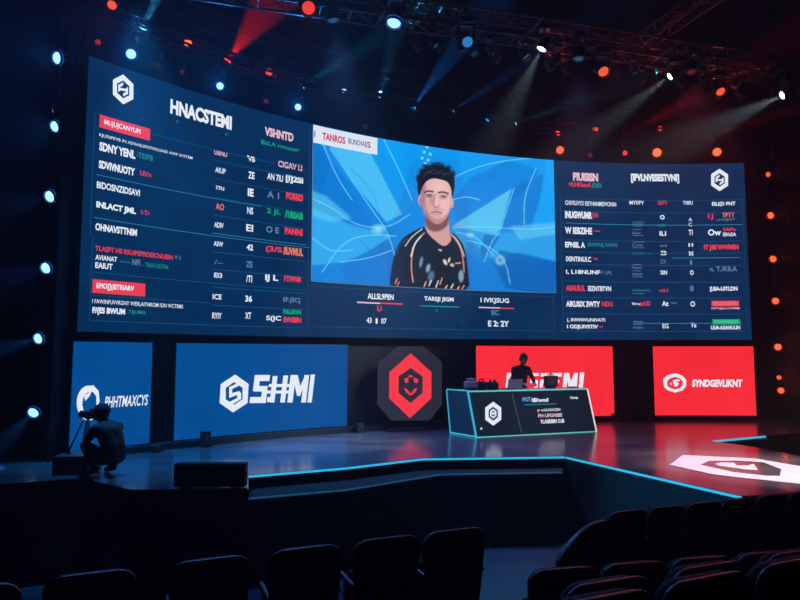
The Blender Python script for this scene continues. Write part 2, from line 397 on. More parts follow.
LA = {k: Art(W) for k in 'wprtgGloLn'}   # white pink red teal green Grey line orange brightLine
def wr(A, rows):
    for k, t, x0, y, x1, h, *r in rows: A[k].text(t, x0, y, x1, h, *(r or []))
rowsL = [
 ('w', 'HNACSTEMI', 170, 106, 232, 15, .03), ('p', 'VSHNTD', 264.5, 131, 293.5, 9, .03), ('g', 'Bld.A rrnucor·', 261, 141.8, 300, 4.6, .02),
 ('w', 'KJUSSPEVB IN ADSASLERSTROUND AWF SYSTEM', 99, 135, 193, 4.0, .01),
 ('w', 'SDNY YENL', 99, 146, 135.5, 9, .03), ('t', '-TEIFB', 136, 154.5, 153, 5.5, .02),
 ('w', 'SDVIVNUOTY', 98.5, 164, 135, 8.2, .03), ('r', "LEt'n", 140, 172.5, 151, 5, .01),
 ('w', 'BIDOSNZIDSAVI', 96.5, 184.5, 140, 7, .025), ('w', 'INLACT JML', 96, 205, 136, 8.2, .03), ('r', 'I-Tr', 141, 212, 150, 4.5, .01),
 ('w', 'OHNAVSTTNIM', 95, 226.5, 137, 7.5, .025), ('r', 'TLASFT HS RSUIPEPRDEICNUEIN', 95, 248, 173, 5.2, .02), ('G', 'II 2', 175, 257, 181, 3.6),
 ('w', 'AVIANAT', 95, 257, 117, 5.2, .02), ('w', 'EAIUT', 95, 265, 112.5, 6, .03), ('G', 'NFI', 132, 262, 140, 6, .02), ('t', '- TRIVUGTIN', 142, 264.5, 168, 4.6, .015), ('t', '--', 120, 261.5, 130, .8),
 ('w', 'I FAWINFUVVRGNY WERLAITNROM ION WCTEMS', 92, 301, 183, 4.3, .012), ('w', 'F/(ES BWUM', 92, 310.8, 125, 8, .03), ('t', 'TIJUMA', 128, 312.3, 146, 5, .015),
 ('p', 'UENU', 214, 152, 227, 4.6, .02), ('w', 'AIUP', 215, 169.5, 225.5, 5.4, .02), ('w', '77N', 215.5, 187.5, 224, 4, .02), ('o', 'AO', 215.5, 206, 224, 6.5, .02),
 ('w', 'ADIV', 214, 224.5, 223.5, 5.4, .02), ('w', 'ASW', 213.5, 243.3, 223, 5, .02), ('G', '/--', 214, 262, 223, 4), ('w', 'EI3', 214, 275, 222, 5, .02), ('w', 'ICE', 212.5, 296.5, 221.5, 5.4, .02), ('w', 'RYIY', 212, 315.5, 221.5, 6, .02),
 ('w', "'VB", 247, 158, 255, 5.6, .03), ('w', 'ZE', 248, 174.7, 254.5, 7, .03), ('w', 'IE', 247.5, 192, 253.5, 8, .03), ('w', 'NS', 247, 210.3, 253, 7, .02), ('w', 'EI', 246, 227.5, 253, 7, .02),
 ('w', '42', 246.5, 247, 253, 6, .03), ('G', 'ZE', 246, 264, 252.5, 6, .02), ('w', '/TI', 246, 278.5, 252, 7, .02), ('w', '36', 245, 298.5, 252, 6.5, .03), ('w', 'XT', 245, 315.5, 251, 6.5, .02),
 ('p', 'CIGAV I.I', 278, 163.5, 302, 6.4, .02), ('w', 'AN 7IU', 267, 176, 283, 6.8, .02), ('w', '[I]2SI', 285.5, 178.5, 303, 8, .03),
 ('G', 'A 1', 267, 194, 279, 6.6, .02), ('g', '2 JL', 266.5, 211, 281, 6.6, .02), ('G', 'O E', 266, 229, 279, 6.4, .02), ('r', '(3/S', 265.5, 249, 282, 7, .03),
 ('w', 'IJ L', 265, 278, 278, 7.5, .02), ('w', 'S(JC', 266, 318.5, 281, 6.2, .02), ('G', 'EF.[EC]', 283, 300, 300, 5.8, .02),
 ('r', 'FORRD', 285.8, 195.5, 303, 7.4, .05), ('g', '/180AB', 284.5, 214, 303, 7.6, .05), ('r', 'PANNI', 284.5, 230.5, 302.5, 7, .05), ('o', '/IUVMUL', 283, 250.5, 303, 8, .04),
 ('r', 'PTIWNM', 284, 278.3, 300.5, 6.2, .04), ('g', 'FAUAVH', 283, 311.6, 301, 5.2, .05), ('r', 'EVHEEN', 283.5, 319.6, 301, 5.4, .05),
 ('t', 'v', 176, 121.5, 178.5, 3), ('t', 'c', 225, 134, 228, 3),
]
wr(LA, rowsL)
for x0, y, x1, k in ((96, 174.5, 262, 'L'), (94, 217.5, 310, 'L'), (152, 134, 306, 'l'), (213, 160, 306, 'l'), (213, 178, 306, 'l'), (213, 197, 306, 'l'),
                     (213, 215, 306, 'l'), (212, 233, 306, 'L'), (212, 251.5, 306, 'l'), (212, 269, 306, 'l'), (212, 287, 306, 'l'), (92, 272, 306, 'l'), (92, 295, 210, 'l'), (211, 305, 306, 'l'),
                     (91, 320.5, 304, 'l')): LA[k].line(x0, y, x1, .7)
LA['l'].quad(94.5, 113, 95.2, 235).quad(92.3, 235, 93.0, 321).quad(309.5, 130, 310, 328)
LA['n'].mb = MB()
LA['w'].done('lettering', WHITE, lb, wall); LA['p'].done('lettering', PINKW, lb, wall); LA['r'].done('lettering', REDT, lb, wall)
LA['t'].done('lettering', TEAL, lb, wall); LA['g'].done('lettering', GREEN, lb, wall); LA['G'].done('lettering', GREY, lb, wall); LA['o'].done('lettering', ORNG, lb, wall)
LA['l'].done('row_line', LINE, lb, wall); LA['L'].done('row_line', LINE2, lb, wall)
b1 = Art(W, .004).quad(99.7, 114.5, 150.7, 127.3).done('red_banner', REDT, lb, wall)
b2 = Art(W, .004).quad(92.6, 279, 145.5, 292.8).done('red_banner', REDT, lb, wall)
Art(W, .009).text('MUJUJCANYUPI', 104, 122.5, 140.5, 6.5, .02).text('EPIO[](IETRIARV', 96, 286.2, 134, 7, .03).done('banner_lettering', WHITE, lb, wall)
emblem(W, 123, 89.5, 20.5, 30, lb, wall, .22)

RA = {k: Art(W) for k in 'wprtgGloL'}
rowsR = [
 ('p', 'PIUISISN', 573, 176.5, 598, 8.5, .04), ('r', 'HLHKbacA', 569, 184, 591, 4.6, .03), ('t', 'IDEV', 592, 185.5, 602, 5, .03), ('w', '[IPVLNVESESTVNI]', 631, 178.3, 679, 9.5, .04),
 ('w', 'CNIVSUVYD EISYHANMEWONIN', 565, 202.6, 616, 4.6, .02), ('w', 'MYIIPY', 629.5, 202.6, 644, 3.8, .02), ('r', 'IISFY', 658, 203, 667.5, 4, .02), ('w', 'TVBPU', 683, 203, 692.5, 3.8, .02), ('w', 'EILI(D PNT', 712, 204.5, 735.5, 5, .03),
 ('w', 'INUGWUMR', 565, 214.5, 592, 7.4, .04), ('r', 'RN', 592.5, 215, 598, 4.5, .03), ('w', 'W IEBZIHE', 565, 230.3, 592, 6.8, .04), ('r', '~~', 594, 231, 600, 1.6),
 ('w', 'EPNIIL A', 565, 244.5, 585, 5.8, .04), ('t', "BUVI'NJ, FAWS", 588, 245, 617, 5.2, .02), ('w', 'IXINTINUI.C', 566, 258.8, 591, 5.2, .03), ('r', 'v', 593, 259, 598, 2.5),
 ('w', 'I, L18NUNF', 566, 272, 600, 5, .025), ('G', 'F LIFL', 601, 272.5, 612, 3.4), ('r', 'AINUIUL', 566, 288, 585, 5.8, .04), ('w', 'EIZNTBTVN', 588, 288.5, 611, 5, .03),
 ('w', 'AIKUS/X 3WTY', 566, 303.8, 600, 6, .04), ('r', 'NDU', 602, 304, 612.5, 4.8, .03), ('w', '(, INWIWUNIVATI', 567, 320.2, 605, 4.6, .025), ('w', 'I ODJUIVSTIV', 567, 327, 598, 5, .035), ('r', 'W', 599, 327, 603, 2.5),
 ('G', 'mnhs', 632, 224, 643, 2.4), ('G', 'Ehaihr', 632, 233, 641, 2.4), ('G', 'C-mo', 632, 245, 643, 2.8), ('t', 'inssrtdv-rn', 632, 253, 650, 2.6), ('G', 'Pwtuot', 632, 267.5, 641.5, 2.5), ('G', 'nanot', 632, 274, 642, 2.5),
 ('t', 'sonbuotin', 632, 290, 650, 2.8), ('w', 'Sbncq', 632, 304, 640, 3.4, .02), ('r', 'nnUD', 640, 303.5, 650, 4.6, .03), ('G', 'thwin', 633, 321.5, 643, 2.2), ('G', 'mnoomt', 633, 327.5, 643, 2.2),
 ('w', 'O', 660, 217.3, 664.5, 4.6, .04), ('t', 'svn', 658.5, 225.5, 665, 3), ('w', 'ILI', 659.5, 233.5, 666, 4.6, .03), ('G', 'evd', 660, 245.5, 666.5, 3), ('w', 'ZB', 660.5, 253, 666.5, 4.2, .02), ('G', 'ZX', 660, 261.5, 666, 3.8, .01), ('w', 'SIN', 660.5, 272.5, 667, 4.4, .03),
 ('r', '-nU', 658.5, 290.3, 668, 3.4, .03), ('w', 'Az', 662, 303.5, 668.5, 5, .03), ('G', '--', 671, 303, 677, .9), ('w', 'EG', 662.5, 326, 668.5, 4.6, .02),
 ('w', 'A', 688.5, 219.5, 692, 3.6, .01), ('w', 'C', 688.5, 224.5, 692, 3.6, .01), ('w', 'TI', 688.5, 232.5, 692.5, 5.4, .01), ('w', 'II', 688.5, 245, 693, 3.4, .01), ('w', 'M', 689, 253.5, 693, 4.6, .01), ('G', 'I', 690, 262.5, 692, 4.4), ('w', 'O', 690, 272.6, 693.5, 4.8, .03),
 ('G', '8', 690, 288.5, 693.5, 6), ('w', 'O', 690.5, 304, 695, 5.4, .02), ('w', 'Yu', 690.5, 325, 696, 4.8, .02),
 ('r', 'I J', 708, 217, 713, 6, .04), ('o', 'TPTT', 722, 214.8, 734.5, 5, .04), ('G', 'onYJJXY', 716.5, 220, 735.5, 3, .02), ('w', 'Ow', 708, 232.5, 721, 6.2, .03), ('r', 'SAPn', 723, 229.5, 735.5, 3.6, .03), ('w', 'EBVnDA', 723, 234.5, 736, 3.8, .03),
 ('r', 'IT J48 WWMIN', 704, 248, 738.5, 6.6, .06), ('G', 'n. T./KILA', 710, 269, 737, 5, .02), ('w', '[LBA-L0TLDN', 710, 289.3, 737.5, 5.4, .04), ('p', 'KPYJJAUWMI', 711.5, 308.7, 739.5, 2.6, .02), ('w', 'ULM-AI3ANUUN', 711, 327.6, 740, 4, .04),
]
wr(RA, rowsR)
RA['r'].quad(711.3, 300.8, 738.8, 306.4); RA['g'].quad(712.3, 319.2, 740.2, 324.6)
for x0, y, x1, k in ((560, 197.5, 742, 'l'), (560, 210.4, 740, 'l'), (566, 223, 742, 'L'), (564, 239.5, 742, 'l'), (563, 251.5, 742, 'l'), (563, 264, 742, 'l'), (563, 281, 740, 'l'), (563, 297, 740, 'l'), (563, 313.5, 740, 'l'), (634, 323.3, 742, 'L'),
                     (560, 331, 744, 'l'), (672, 258, 740, 'L')): RA[k].line(x0, y, x1, .7)
for y in (222, 226, 229.5, 235.5, 242, 247.8, 264.5, 270.8, 276.8, 293.5, 324.5): RA['G'].line(632.5, y, 640+(y*7) % 5, .45)
RA['l'].quad(560, 198, 560.6, 331).quad(741.5, 198, 742, 331)
Art(W, .01).text('SSODOEEID', 713, 303.6, 737, 3.2, .02).done('banner_lettering', led('led_pink', (250, 130, 140)), rb, wall)
Art(W, .01).text('FWIIPERED', 714, 321.9, 738, 3.2, .02).done('banner_lettering', led('led_mint', (80, 210, 170)), rb, wall)
for k, m in (('w', WHITE), ('p', PINKW), ('r', REDT), ('t', TEAL), ('g', GREEN), ('G', GREY), ('o', ORNG)): RA[k].done('lettering', m, rb, wall)
RA['l'].done('row_line', LINE, rb, wall); RA['L'].done('row_line', LINE2, rb, wall)
emblem(W, 719.5, 180, 17, 22.5, rb, wall, .02)

CA = {k: Art(W) for k in 'wprtlG'}
wr(CA, [('w', 'ALLSL9PEN', 367.5, 296, 393.5, 6, .03), ('r', 'U', 377, 308.5, 381.5, 5.5, .03), ('w', '43', 366.5, 320.3, 371.5, 5.6, .02), ('w', 'I', 375.5, 321, 377.5, 5.4), ('w', '07', 381, 321, 386.5, 5.4, .02),
 ('w', 'TARSJI JIGM', 424, 299, 453.5, 5.5, .03), ('t', 'A', 435, 310, 438, 3), ('w', 'I IVKJSUG', 480.5, 300.6, 509, 6.2, .02), ('G', 'EC', 491.5, 312.5, 499, 5, .02), ('w', 'E 2: 2Y', 488, 323.5, 509, 6, .03)])
CA['p'].quad(357, 301.6, 380, 303.0); CA['r'].quad(380, 302.4, 402.5, 303.9); CA['t'].quad(420, 305.2, 459, 306.4); CA['p'].quad(478.5, 306.8, 500, 308); CA['r'].quad(500, 307.6, 514, 308.8)
CA['l'].line(313, 326.5, 553, .7).line(313, 286, 553, .6); CA['l'].quad(462, 315, 462.7, 326).quad(553, 296, 553.6, 334)
for k, m in (('w', WHITE), ('p', PINKW), ('r', REDT), ('t', TEAL), ('G', GREY)): CA[k].done('lettering', m, cb, wall)
CA['l'].done('row_line', LINE, cb, wall)

# ------------------------------------------------------------------ the close-up shown on the centre screen (painted per LED cell)
X0, Y0, SS = 306, 116, 4
IW, IH = 256*SS, 184*SS
img = np.zeros((IH, IW, 3)); gy, gx = np.mgrid[0:IH, 0:IW]; gx = X0+gx/SS; gy = Y0+gy/SS
def L3(c): return np.array(lin(*c))
def blur(m, r):
    r = int(r*SS)
    if r < 1: return m
    for ax in (0, 1):
        p = np.pad(m, [(r+1, r) if a == ax else (0, 0) for a in (0, 1)], mode='edge'); c = np.cumsum(p, axis=ax)
        m = (c[2*r+1:]-c[:-2*r-1])/(2*r+1) if ax == 0 else (c[:, 2*r+1:]-c[:, :-2*r-1])/(2*r+1)
    return m
def pmask(pts, b=.35):
    m = np.zeros((IH, IW), bool); n = len(pts)
    for i in range(n):
        (xa, ya), (xb, yb) = pts[i], pts[(i+1) % n]
        if ya == yb: continue
        m ^= ((ya > gy) != (yb > gy)) & (gx < (xb-xa)*(gy-ya)/(yb-ya)+xa)
    return blur(m.astype(float), b)
def smooth(pts, k=3):
    for _ in range(k):
        q = []
        for i in range(len(pts)):
            a, b = pts[i], pts[(i+1) % len(pts)]
            q += [(a[0]*.75+b[0]*.25, a[1]*.75+b[1]*.25), (a[0]*.25+b[0]*.75, a[1]*.25+b[1]*.75)]
        pts = q
    return pts
def paint(m, c, a=1.0):
    global img
    m = (m*a)[..., None]; img = img*(1-m)+L3(c)*m
def pp(pts, c, a=1., b=.35, sm=0): paint(pmask(smooth(pts, sm) if sm else pts, b), c, a)
def stroke(pts, c, wd=.8, a=1., sm=2, b=.3):
    def open_smooth(p, k):
        for _ in range(k):
            q = [p[0]]
            for s_, e_ in zip(p, p[1:]): q += [(s_[0]*.75+e_[0]*.25, s_[1]*.75+e_[1]*.25), (s_[0]*.25+e_[0]*.75, s_[1]*.25+e_[1]*.75)]
            q.append(p[-1]); p = q
        return p
    p = open_smooth(pts, sm); d = np.full((IH, IW), 1e9)
    for (xa, ya), (xb, yb) in zip(p, p[1:]):
        L_ = (xb-xa)**2+(yb-ya)**2+1e-9; t = np.clip(((gx-xa)*(xb-xa)+(gy-ya)*(yb-ya))/L_, 0, 1)
        d = np.minimum(d, np.hypot(gx-xa-t*(xb-xa), gy-ya-t*(yb-ya)))
    paint(np.clip((wd/2+b-d)/(2*b), 0, 1), c, a)
def ell(cx, cy, rx, ry, c, a=1., soft=.3, rot=0):
    ca, sa = math.cos(rot), math.sin(rot); x = gx-cx; y = gy-cy; xr = x*ca+y*sa; yr = -x*sa+y*ca
    d = np.hypot(xr/rx, yr/ry); paint(np.clip((1+soft-d)/(2*soft), 0, 1), c, a)
# backdrop of the picture: overlapping blue shards
img[:] = L3((10, 140, 230))
tt = np.clip((gy-120)/170, 0, 1)[..., None]; img[:] = L3((12, 150, 238))*(1-tt)+L3((10, 120, 212))*tt
pp([(306, 116), (372, 130), (340, 180), (320, 215), (306, 220)], (20, 130, 215), .9, 1.5)
pp([(306, 120), (330, 160), (372, 225), (395, 262), (360, 232), (306, 205)], (8, 104, 192), .85, 1)
pp([(326, 140), (362, 136), (402, 214), (386, 222), (352, 180)], (92, 180, 235), .85, .8)
pp([(362, 136), (378, 142), (412, 205), (402, 214)], (18, 140, 225), .9, .8)
pp([(330, 160), (386, 222), (396, 236), (352, 226), (322, 200)], (16, 116, 205), .8, 1.2)
pp([(306, 205), (350, 224), (392, 236), (370, 250), (345, 262), (306, 266)], (62, 160, 228), .85, 1)
pp([(306, 188), (326, 196), (352, 218), (330, 222), (306, 214)], (110, 196, 238), .5, 1.5)
pp([(306, 266), (345, 262), (388, 246), (392, 290), (306, 290)], (14, 120, 210), .8, 1)
pp([(340, 268), (386, 240), (398, 250), (392, 290), (350, 290)], (24, 108, 195), .7, 1)
pp([(400, 140), (462, 150), (440, 175), (452, 200), (476, 214), (450, 226), (410, 190)], (12, 140, 228), .7, 1.5)
pp([(452, 200), (470, 178), (508, 160), (540, 170), (520, 196), (490, 216), (458, 226)], (10, 118, 210), .75, 1.2)
pp([(458, 222), (512, 188), (500, 228), (496, 236), (452, 226)], (105, 186, 232), .85, .7)
pp([(512, 188), (546, 172), (556, 210), (530, 226), (500, 230)], (8, 104, 196), .6, 1)
pp([(546, 160), (558, 160), (558, 240), (530, 228), (540, 200)], (20, 156, 240), .8, .8)
pp([(452, 226), (496, 234), (558, 228), (558, 262), (520, 252), (484, 260), (452, 244)], (58, 154, 224), .75, .9)
pp([(484, 234), (500, 236), (484, 262), (480, 250)], (8, 92, 180), .7, .6)
pp([(500, 250), (558, 262), (558, 296), (505, 288), (492, 262)], (14, 86, 170), .75, 1)
pp([(466, 236), (494, 262), (508, 292), (466, 290)], (20, 112, 200), .6, 1)
pp([(510, 226), (556, 222), (556, 234), (520, 240)], (120, 190, 235), .5, 1)
for y in range(262, 292, 5): stroke([(506, y), (556, y+6)], (10, 66, 145), .5, .5, 0)
for x in range(510, 556, 7): stroke([(x, 262), (x-2, 292)], (10, 66, 145), .4, .4, 0)
for s_ in ([(330, 148), (345, 170), (372, 210), (388, 232), (398, 268)], [(306, 196), (330, 206), (356, 226), (388, 228), (410, 214)], [(384, 140), (398, 168), (412, 200)],
           [(318, 132), (336, 176), (352, 200)], [(322, 272), (344, 240), (372, 234), (396, 236)], [(452, 178), (478, 166), (508, 160), (532, 158)], [(452, 228), (480, 226), (530, 230), (556, 226)],
           [(514, 188), (508, 206), (500, 230)], [(536, 168), (524, 196), (524, 224)], [(466, 240), (490, 246), (506, 262), (510, 284)], [(484, 262), (492, 240), (500, 232)], [(340, 262), (370, 258), (392, 250)],
           [(456, 232), (476, 236), (494, 256)], [(452, 200), (466, 196), (480, 200)], [(310, 236), (330, 252), (352, 250)]):
    stroke(s_, (140, 215, 248), .8, .75)
for s_ in ([(350, 168), (372, 190), (380, 214)], [(470, 180), (500, 176), (520, 182)], [(360, 240), (380, 262), (384, 284)]): stroke(s_, (6, 100, 190), 1.6, .25)
ell(378, 229, 5, 3.5, (170, 225, 250), .8, .8); ell(500, 260, 4.2, 4.2, (190, 225, 245), .7, .5); ell(500, 260, 2.4, 2.4, (40, 130, 210), .9, .4); ell(470, 235, 3, 2, (180, 225, 250), .6, .8)
for x, y in ((424, 152), (430, 154), (422, 158), (428, 160), (431, 166), (425, 163), (419, 170), (427, 147)): ell(x, y, 1.4, 1.2, (170, 225, 245), .8, .5)
# the player
pp([(389, 292), (391, 268), (396, 248), (403, 237), (414, 231), (423, 226), (432, 240), (448, 241), (451, 231), (459, 238), (465, 248), (468, 268), (470, 296)], (9, 22, 42), 1, .5, 2)
pp([(389, 294), (392, 268), (398, 248), (402, 252), (400, 294)], (14, 34, 62), .8, 1)
pp([(430, 250), (446, 250), (452, 294), (424, 294)], (5, 12, 26), .7, 2)
# neck
pp([(425, 214), (449, 214), (449, 232), (452, 240), (445, 247), (437, 243), (426, 233)], (214, 160, 152), 1, .4, 2)
pp([(425, 214), (449, 213), (449, 224), (441, 231), (432, 232), (425, 226)], (112, 62, 68), .9, 1.2, 1)
pp([(424, 226), (428, 234), (438, 243), (446, 248), (453, 240), (451, 231), (456, 236), (452, 246), (446, 252), (436, 247), (425, 236), (421, 229)], (6, 14, 30), 1, .35, 1)
# ears
ell(420.6, 200, 2.6, 5.2, (220, 150, 150), 1, .2); ell(420.9, 201, 1.2, 3, (170, 95, 100), .8, .4)
ell(451.4, 203, 2.2, 4.8, (226, 165, 160), 1, .2)
# face
face = [(420.5, 184), (427, 178), (438, 176), (448, 180), (451.5, 189), (451, 203), (448.6, 214), (443.6, 221.5), (437.4, 224.5), (431.4, 222), (426, 215.5), (421.8, 204)]
pp(face, (232, 182, 176), 1, .4, 2)
fm = pmask(smooth(face, 2), .4)
def inface(f):
    global img
    o = img.copy(); f(); k = fm[..., None]; img = o*(1-k)+img*k
inface(lambda: pp([(418, 180), (426, 180), (425, 200), (430, 216), (436, 225), (426, 225), (418, 205)], (168, 104, 112), .8, 1.8, 1))
inface(lambda: ell(441, 186, 8, 5, (245, 206, 198), .6, .7))
inface(lambda: ell(444, 205, 5, 5, (244, 200, 194), .55, .8))
inface(lambda: ell(429, 206, 4, 4.5, (226, 168, 164), .5, .8))
inface(lambda: pp([(424, 213), (432, 217), (438, 219), (445, 216), (450, 211), (447, 223), (438, 226), (428, 221)], (182, 122, 122), .6, 1.2, 1))
# brows, eyes, nose, mouth
inface(lambda: ell(431, 200, 2.2, 5, (178, 116, 122), .6, .7)); inface(lambda: ell(437, 209.6, 5, 1.6, (176, 112, 116), .5, .8)); inface(lambda: ell(443, 222, 7, 2.6, (186, 122, 124), .6, .8))
stroke([(424.5, 192.2), (428, 190.6), (432.6, 191.6)], (44, 26, 34), 1.7, .95); stroke([(438.6, 192.6), (443, 191.6), (447.8, 193.6)], (44, 26, 34), 1.7, .95)
ell(428.8, 195.6, 3.3, 1.7, (120, 66, 76), .85, .6); ell(443.2, 196.8, 3.3, 1.7, (128, 72, 80), .8, .6)
ell(429, 195.9, 1.9, .8, (225, 200, 205), .8, .3); ell(443.2, 197.1, 1.9, .8, (225, 200, 205), .8, .3)
ell(429.1, 195.8, .9, .9, (32, 20, 30), 1, .3); ell(443.3, 197, .9, .9, (32, 20, 30), 1, .3)
stroke([(426, 195), (429, 194.2), (432, 195.6)], (58, 32, 42), .6, .9); stroke([(440.6, 196), (443.2, 195.3), (446, 196.4)], (58, 32, 42), .6, .9)
stroke([(434.6, 195), (434, 200), (433.2, 204)], (158, 94, 100), 1.4, .7); stroke([(436.3, 196), (436.6, 204)], (250, 216, 208), 1.2, .6)
pp([(432.4, 204.2), (436, 206.8), (439.8, 204.8), (438.6, 207.2), (436, 208), (433.2, 206.8)], (176, 100, 104), .8, .35)
stroke([(431, 212.6), (435, 211.6), (437, 212), (441.6, 212.8)], (128, 48, 62), 1.1, .95); stroke([(432.4, 214), (436.4, 214.9), (440.4, 213.9)], (214, 124, 130), 1.6, .8)
stroke([(433, 216.8), (437, 217.4), (440, 216.6)], (170, 108, 110), .8, .5)
# hair
hair = [(418.5, 197), (416.8, 187), (417.5, 177), (421, 170), (427, 166), (434, 164.5), (442, 165.5), (450, 169), (454.2, 176), (455, 185), (453, 195), (451.6, 197), (451, 188), (447.5, 181.5), (441, 179.5), (433, 178), (427, 180.5), (422.5, 186), (420.6, 192)]
pp(hair, (18, 20, 34), 1, .4, 2)
for a_, b_ in (((421, 172), (430, 169)), ((428, 168), (440, 166.5)), ((438, 167), (450, 172)), ((423, 178), (432, 173)), ((432, 174), (446, 174))): stroke([a_, ((a_[0]+b_[0])/2, min(a_[1], b_[1])-1.2), b_], (62, 78, 104), .8, .55)
for x, y, rx, ry in ((421, 170.5, 3.4, 2.6), (427, 166.8, 3.6, 2.6), (434, 164.6, 4, 2.4), (441, 165.4, 3.6, 2.6), (448, 168, 3.6, 3), (453, 174, 2.6, 4), (418, 178, 2.2, 4), (424, 165.5, 1.8, 1.4), (438, 162.8, 2.2, 1.2)): ell(x, y, rx, ry, (20, 22, 36), .9, .45)
for x, y in ((427, 172), (433, 170), (440, 171), (446, 174)): stroke([(x-3, y+2), (x, y-1), (x+3.5, y)], (74, 88, 116), .7, .6)
stroke([(420, 200), (422, 210), (427, 218)], (170, 108, 112), 1.2, .5); stroke([(450, 204), (448.6, 214), (444, 220)], (200, 140, 140), .9, .5)
# jersey trims and marks
for s_, c, wd in (([(422, 229), (412, 236), (405, 246)], (225, 215, 215), 1.0), ([(424, 233), (416, 241), (412, 252), (411, 268), (413, 282)], (235, 160, 120), 1.2), ([(421, 236), (414, 244), (411, 256)], (235, 228, 228), 1.4),
                 ([(453, 236), (460, 246), (463, 258), (464, 272)], (230, 150, 120), 1.1), ([(451, 234), (459, 242), (464, 256)], (220, 210, 215), 1.0), ([(396, 254), (400, 244), (408, 238)], (60, 90, 120), .8)):
    stroke(s_, c, wd, .9)
for x, y, rx, ry, c, ro in ((421, 262, 1.6, 5, (120, 150, 185), .2), (428, 268, 2, 4, (150, 170, 205), .3), (431, 276, 3, 5, (90, 115, 160), .2), (461, 276, 2.4, 5.5, (150, 175, 200), 0), (445, 262, 1.6, 3, (240, 225, 215), -.5),
                        (449, 260, 1, 2.5, (240, 225, 215), .3), (452, 265, 2, 1.4, (240, 200, 180), .4), (458, 263, 3, .7, (235, 170, 140), -.1), (440, 250, 1.8, .8, (220, 220, 225), .3)): ell(x, y, rx, ry, c, .85, .35, ro)
for x, y, h, c in ((396, 281, 5, (240, 130, 120)), (398, 284, 4, (235, 100, 100)), (425, 284, 5, (240, 180, 150)), (430, 283, 5, (245, 225, 220)), (437, 284, 6, (240, 220, 210)), (441, 281, 6, (245, 150, 110)), (446, 287, 3, (235, 200, 190)), (452, 286, 4, (240, 230, 225)), (458, 288, 3, (245, 190, 160)), (463, 287, 3, (240, 150, 120))):
    stroke([(x-1, y+h/2), (x+1, y-h/2)], c, 1.2, .9, 0)
bluef = np.clip((img[..., 2]-img[..., 0]*1.6)*2, 0, 1)[..., None]*(1-np.clip(pmask([(388, 296), (388, 240), (412, 160), (458, 160), (472, 240), (472, 296)], 2), 0, 1)[..., None]*.8)
img = img*(1+bluef*np.array([-.25, .22, .14])); img = np.minimum(img, 1)
NU, NV = 420, 250
mbv, uvv = grid(W, uM0, uM1, zV0, ZT, NU, NV, 0)
vid = mbv.build('video_picture', [], wall, fix=False)
cols = np.ones((len(mbv.v), 4), np.float32)
for i, p in enumerate(mbv.v):
    x, y = proj(p); ix = min(IW-1, max(0, int((x-X0)*SS))); iy = min(IH-1, max(0, int((y-Y0)*SS)))
    cols[i, :3] = img[iy, ix]
ca_ = vid.data.color_attributes.new('screen', 'FLOAT_COLOR', 'POINT'); ca_.data.foreach_set('color', cols.ravel())
m = bpy.data.materials.new('video_pixels'); m.use_nodes = True; n = m.node_tree.nodes; b = n['Principled BSDF']
an = n.new('ShaderNodeAttribute'); an.attribute_name = 'screen'; m.node_tree.links.new(an.outputs['Color'], b.inputs['Emission Color'])
b.inputs['Emission Strength'].default_value = 1.0; b.inputs['Base Color'].default_value = (.006, .006, .007, 1); b.inputs['Roughness'].default_value = .7; b.inputs['Specular IOR Level'].default_value = .05
vid.data.materials.append(m); toloc(vid, wall)
lab = Art(W, .006).quad(313.4, 124.8, 377.3, 142.6).done('caption_label', led('led_label', (222, 232, 246)), vid, wall)
Art(W, .012).text('TANROS', 322, 136, 345, 7.5, .02).done('lettering', led('led_crimson', (205, 40, 75)), vid, wall)
Art(W, .012).text('IRUNOVA', 348, 141, 364.5, 5.6, .01).text('|', 314, 134, 315, 6).done('lettering', led('led_slate', (70, 75, 120)), vid, wall)
Art(W, .012).text('IS', 365, 144.4, 370.5, 6.2, .02).done('lettering', led('led_crimson', (205, 40, 75)), vid, wall)
bd = Art(W, .008); bd.quad(312.6, 125.2, 313.3, 281); bd.line(312, 281.3, 556, .7); bd.done('picture_border', GREY, vid, wall)

# ------------------------------------------------------------------ lower LED panels
BLUEP = led_tiled('led_blue', (2, 76, 146), .5, .05); REDP = led_tiled('led_panel_red', (252, 44, 56), .5, .04)
def panel(x0, x1, m, label, k):
    u0 = W.inv(x0, 345)[0]; u1 = W.inv(x1, 345)[0]; uc = (u0+u1)/2; c = W.fwd(uc, ZQ-.02)
    t = thing('led_panel', label, 'LED panel', c, -uc/SR)
    a0, a1 = math.degrees(u0/SR), math.degrees(u1/SR)
    toloc(arcwall(a0-.05, a1+.05, SR+.005, SR+.11, ZQ-.015, ZP+.015, 1).build('housing', BLACK, t), t)
    d = grid_obj('display', m, t, t, W, u0, u1, ZQ, ZP, 16, 2)
    return t, d
P1, d1 = panel(73.5, 152.5, BLUEP, 'leftmost blue LED panel with a white ring logo behind the crouching person', 1)
P2, d2 = panel(176.6, 347.6, BLUEP, 'wide blue LED panel with white hexagon and big block letters SHMI', 2)
P3, d3 = panel(476, 612.5, REDP, 'red LED panel with white block letters behind the desk', 3)
P4, d4 = panel(652.7, 753.2, REDP, 'rightmost red LED panel with white eye-shaped ring logo and small lettering', 4)
def ringpts(cx, cy, rx, ry, n=24, wob=0, a0=0, a1=360, seed=1):
    rd = random.Random(seed); return [(cx+rx*(1+wob*(rd.random()-.5))*math.cos(R_(a0+(a1-a0)*i/n)), cy+ry*(1+wob*(rd.random()-.5))*math.sin(R_(a0+(a1-a0)*i/n))) for i in range(n+(a1-a0 != 360))]
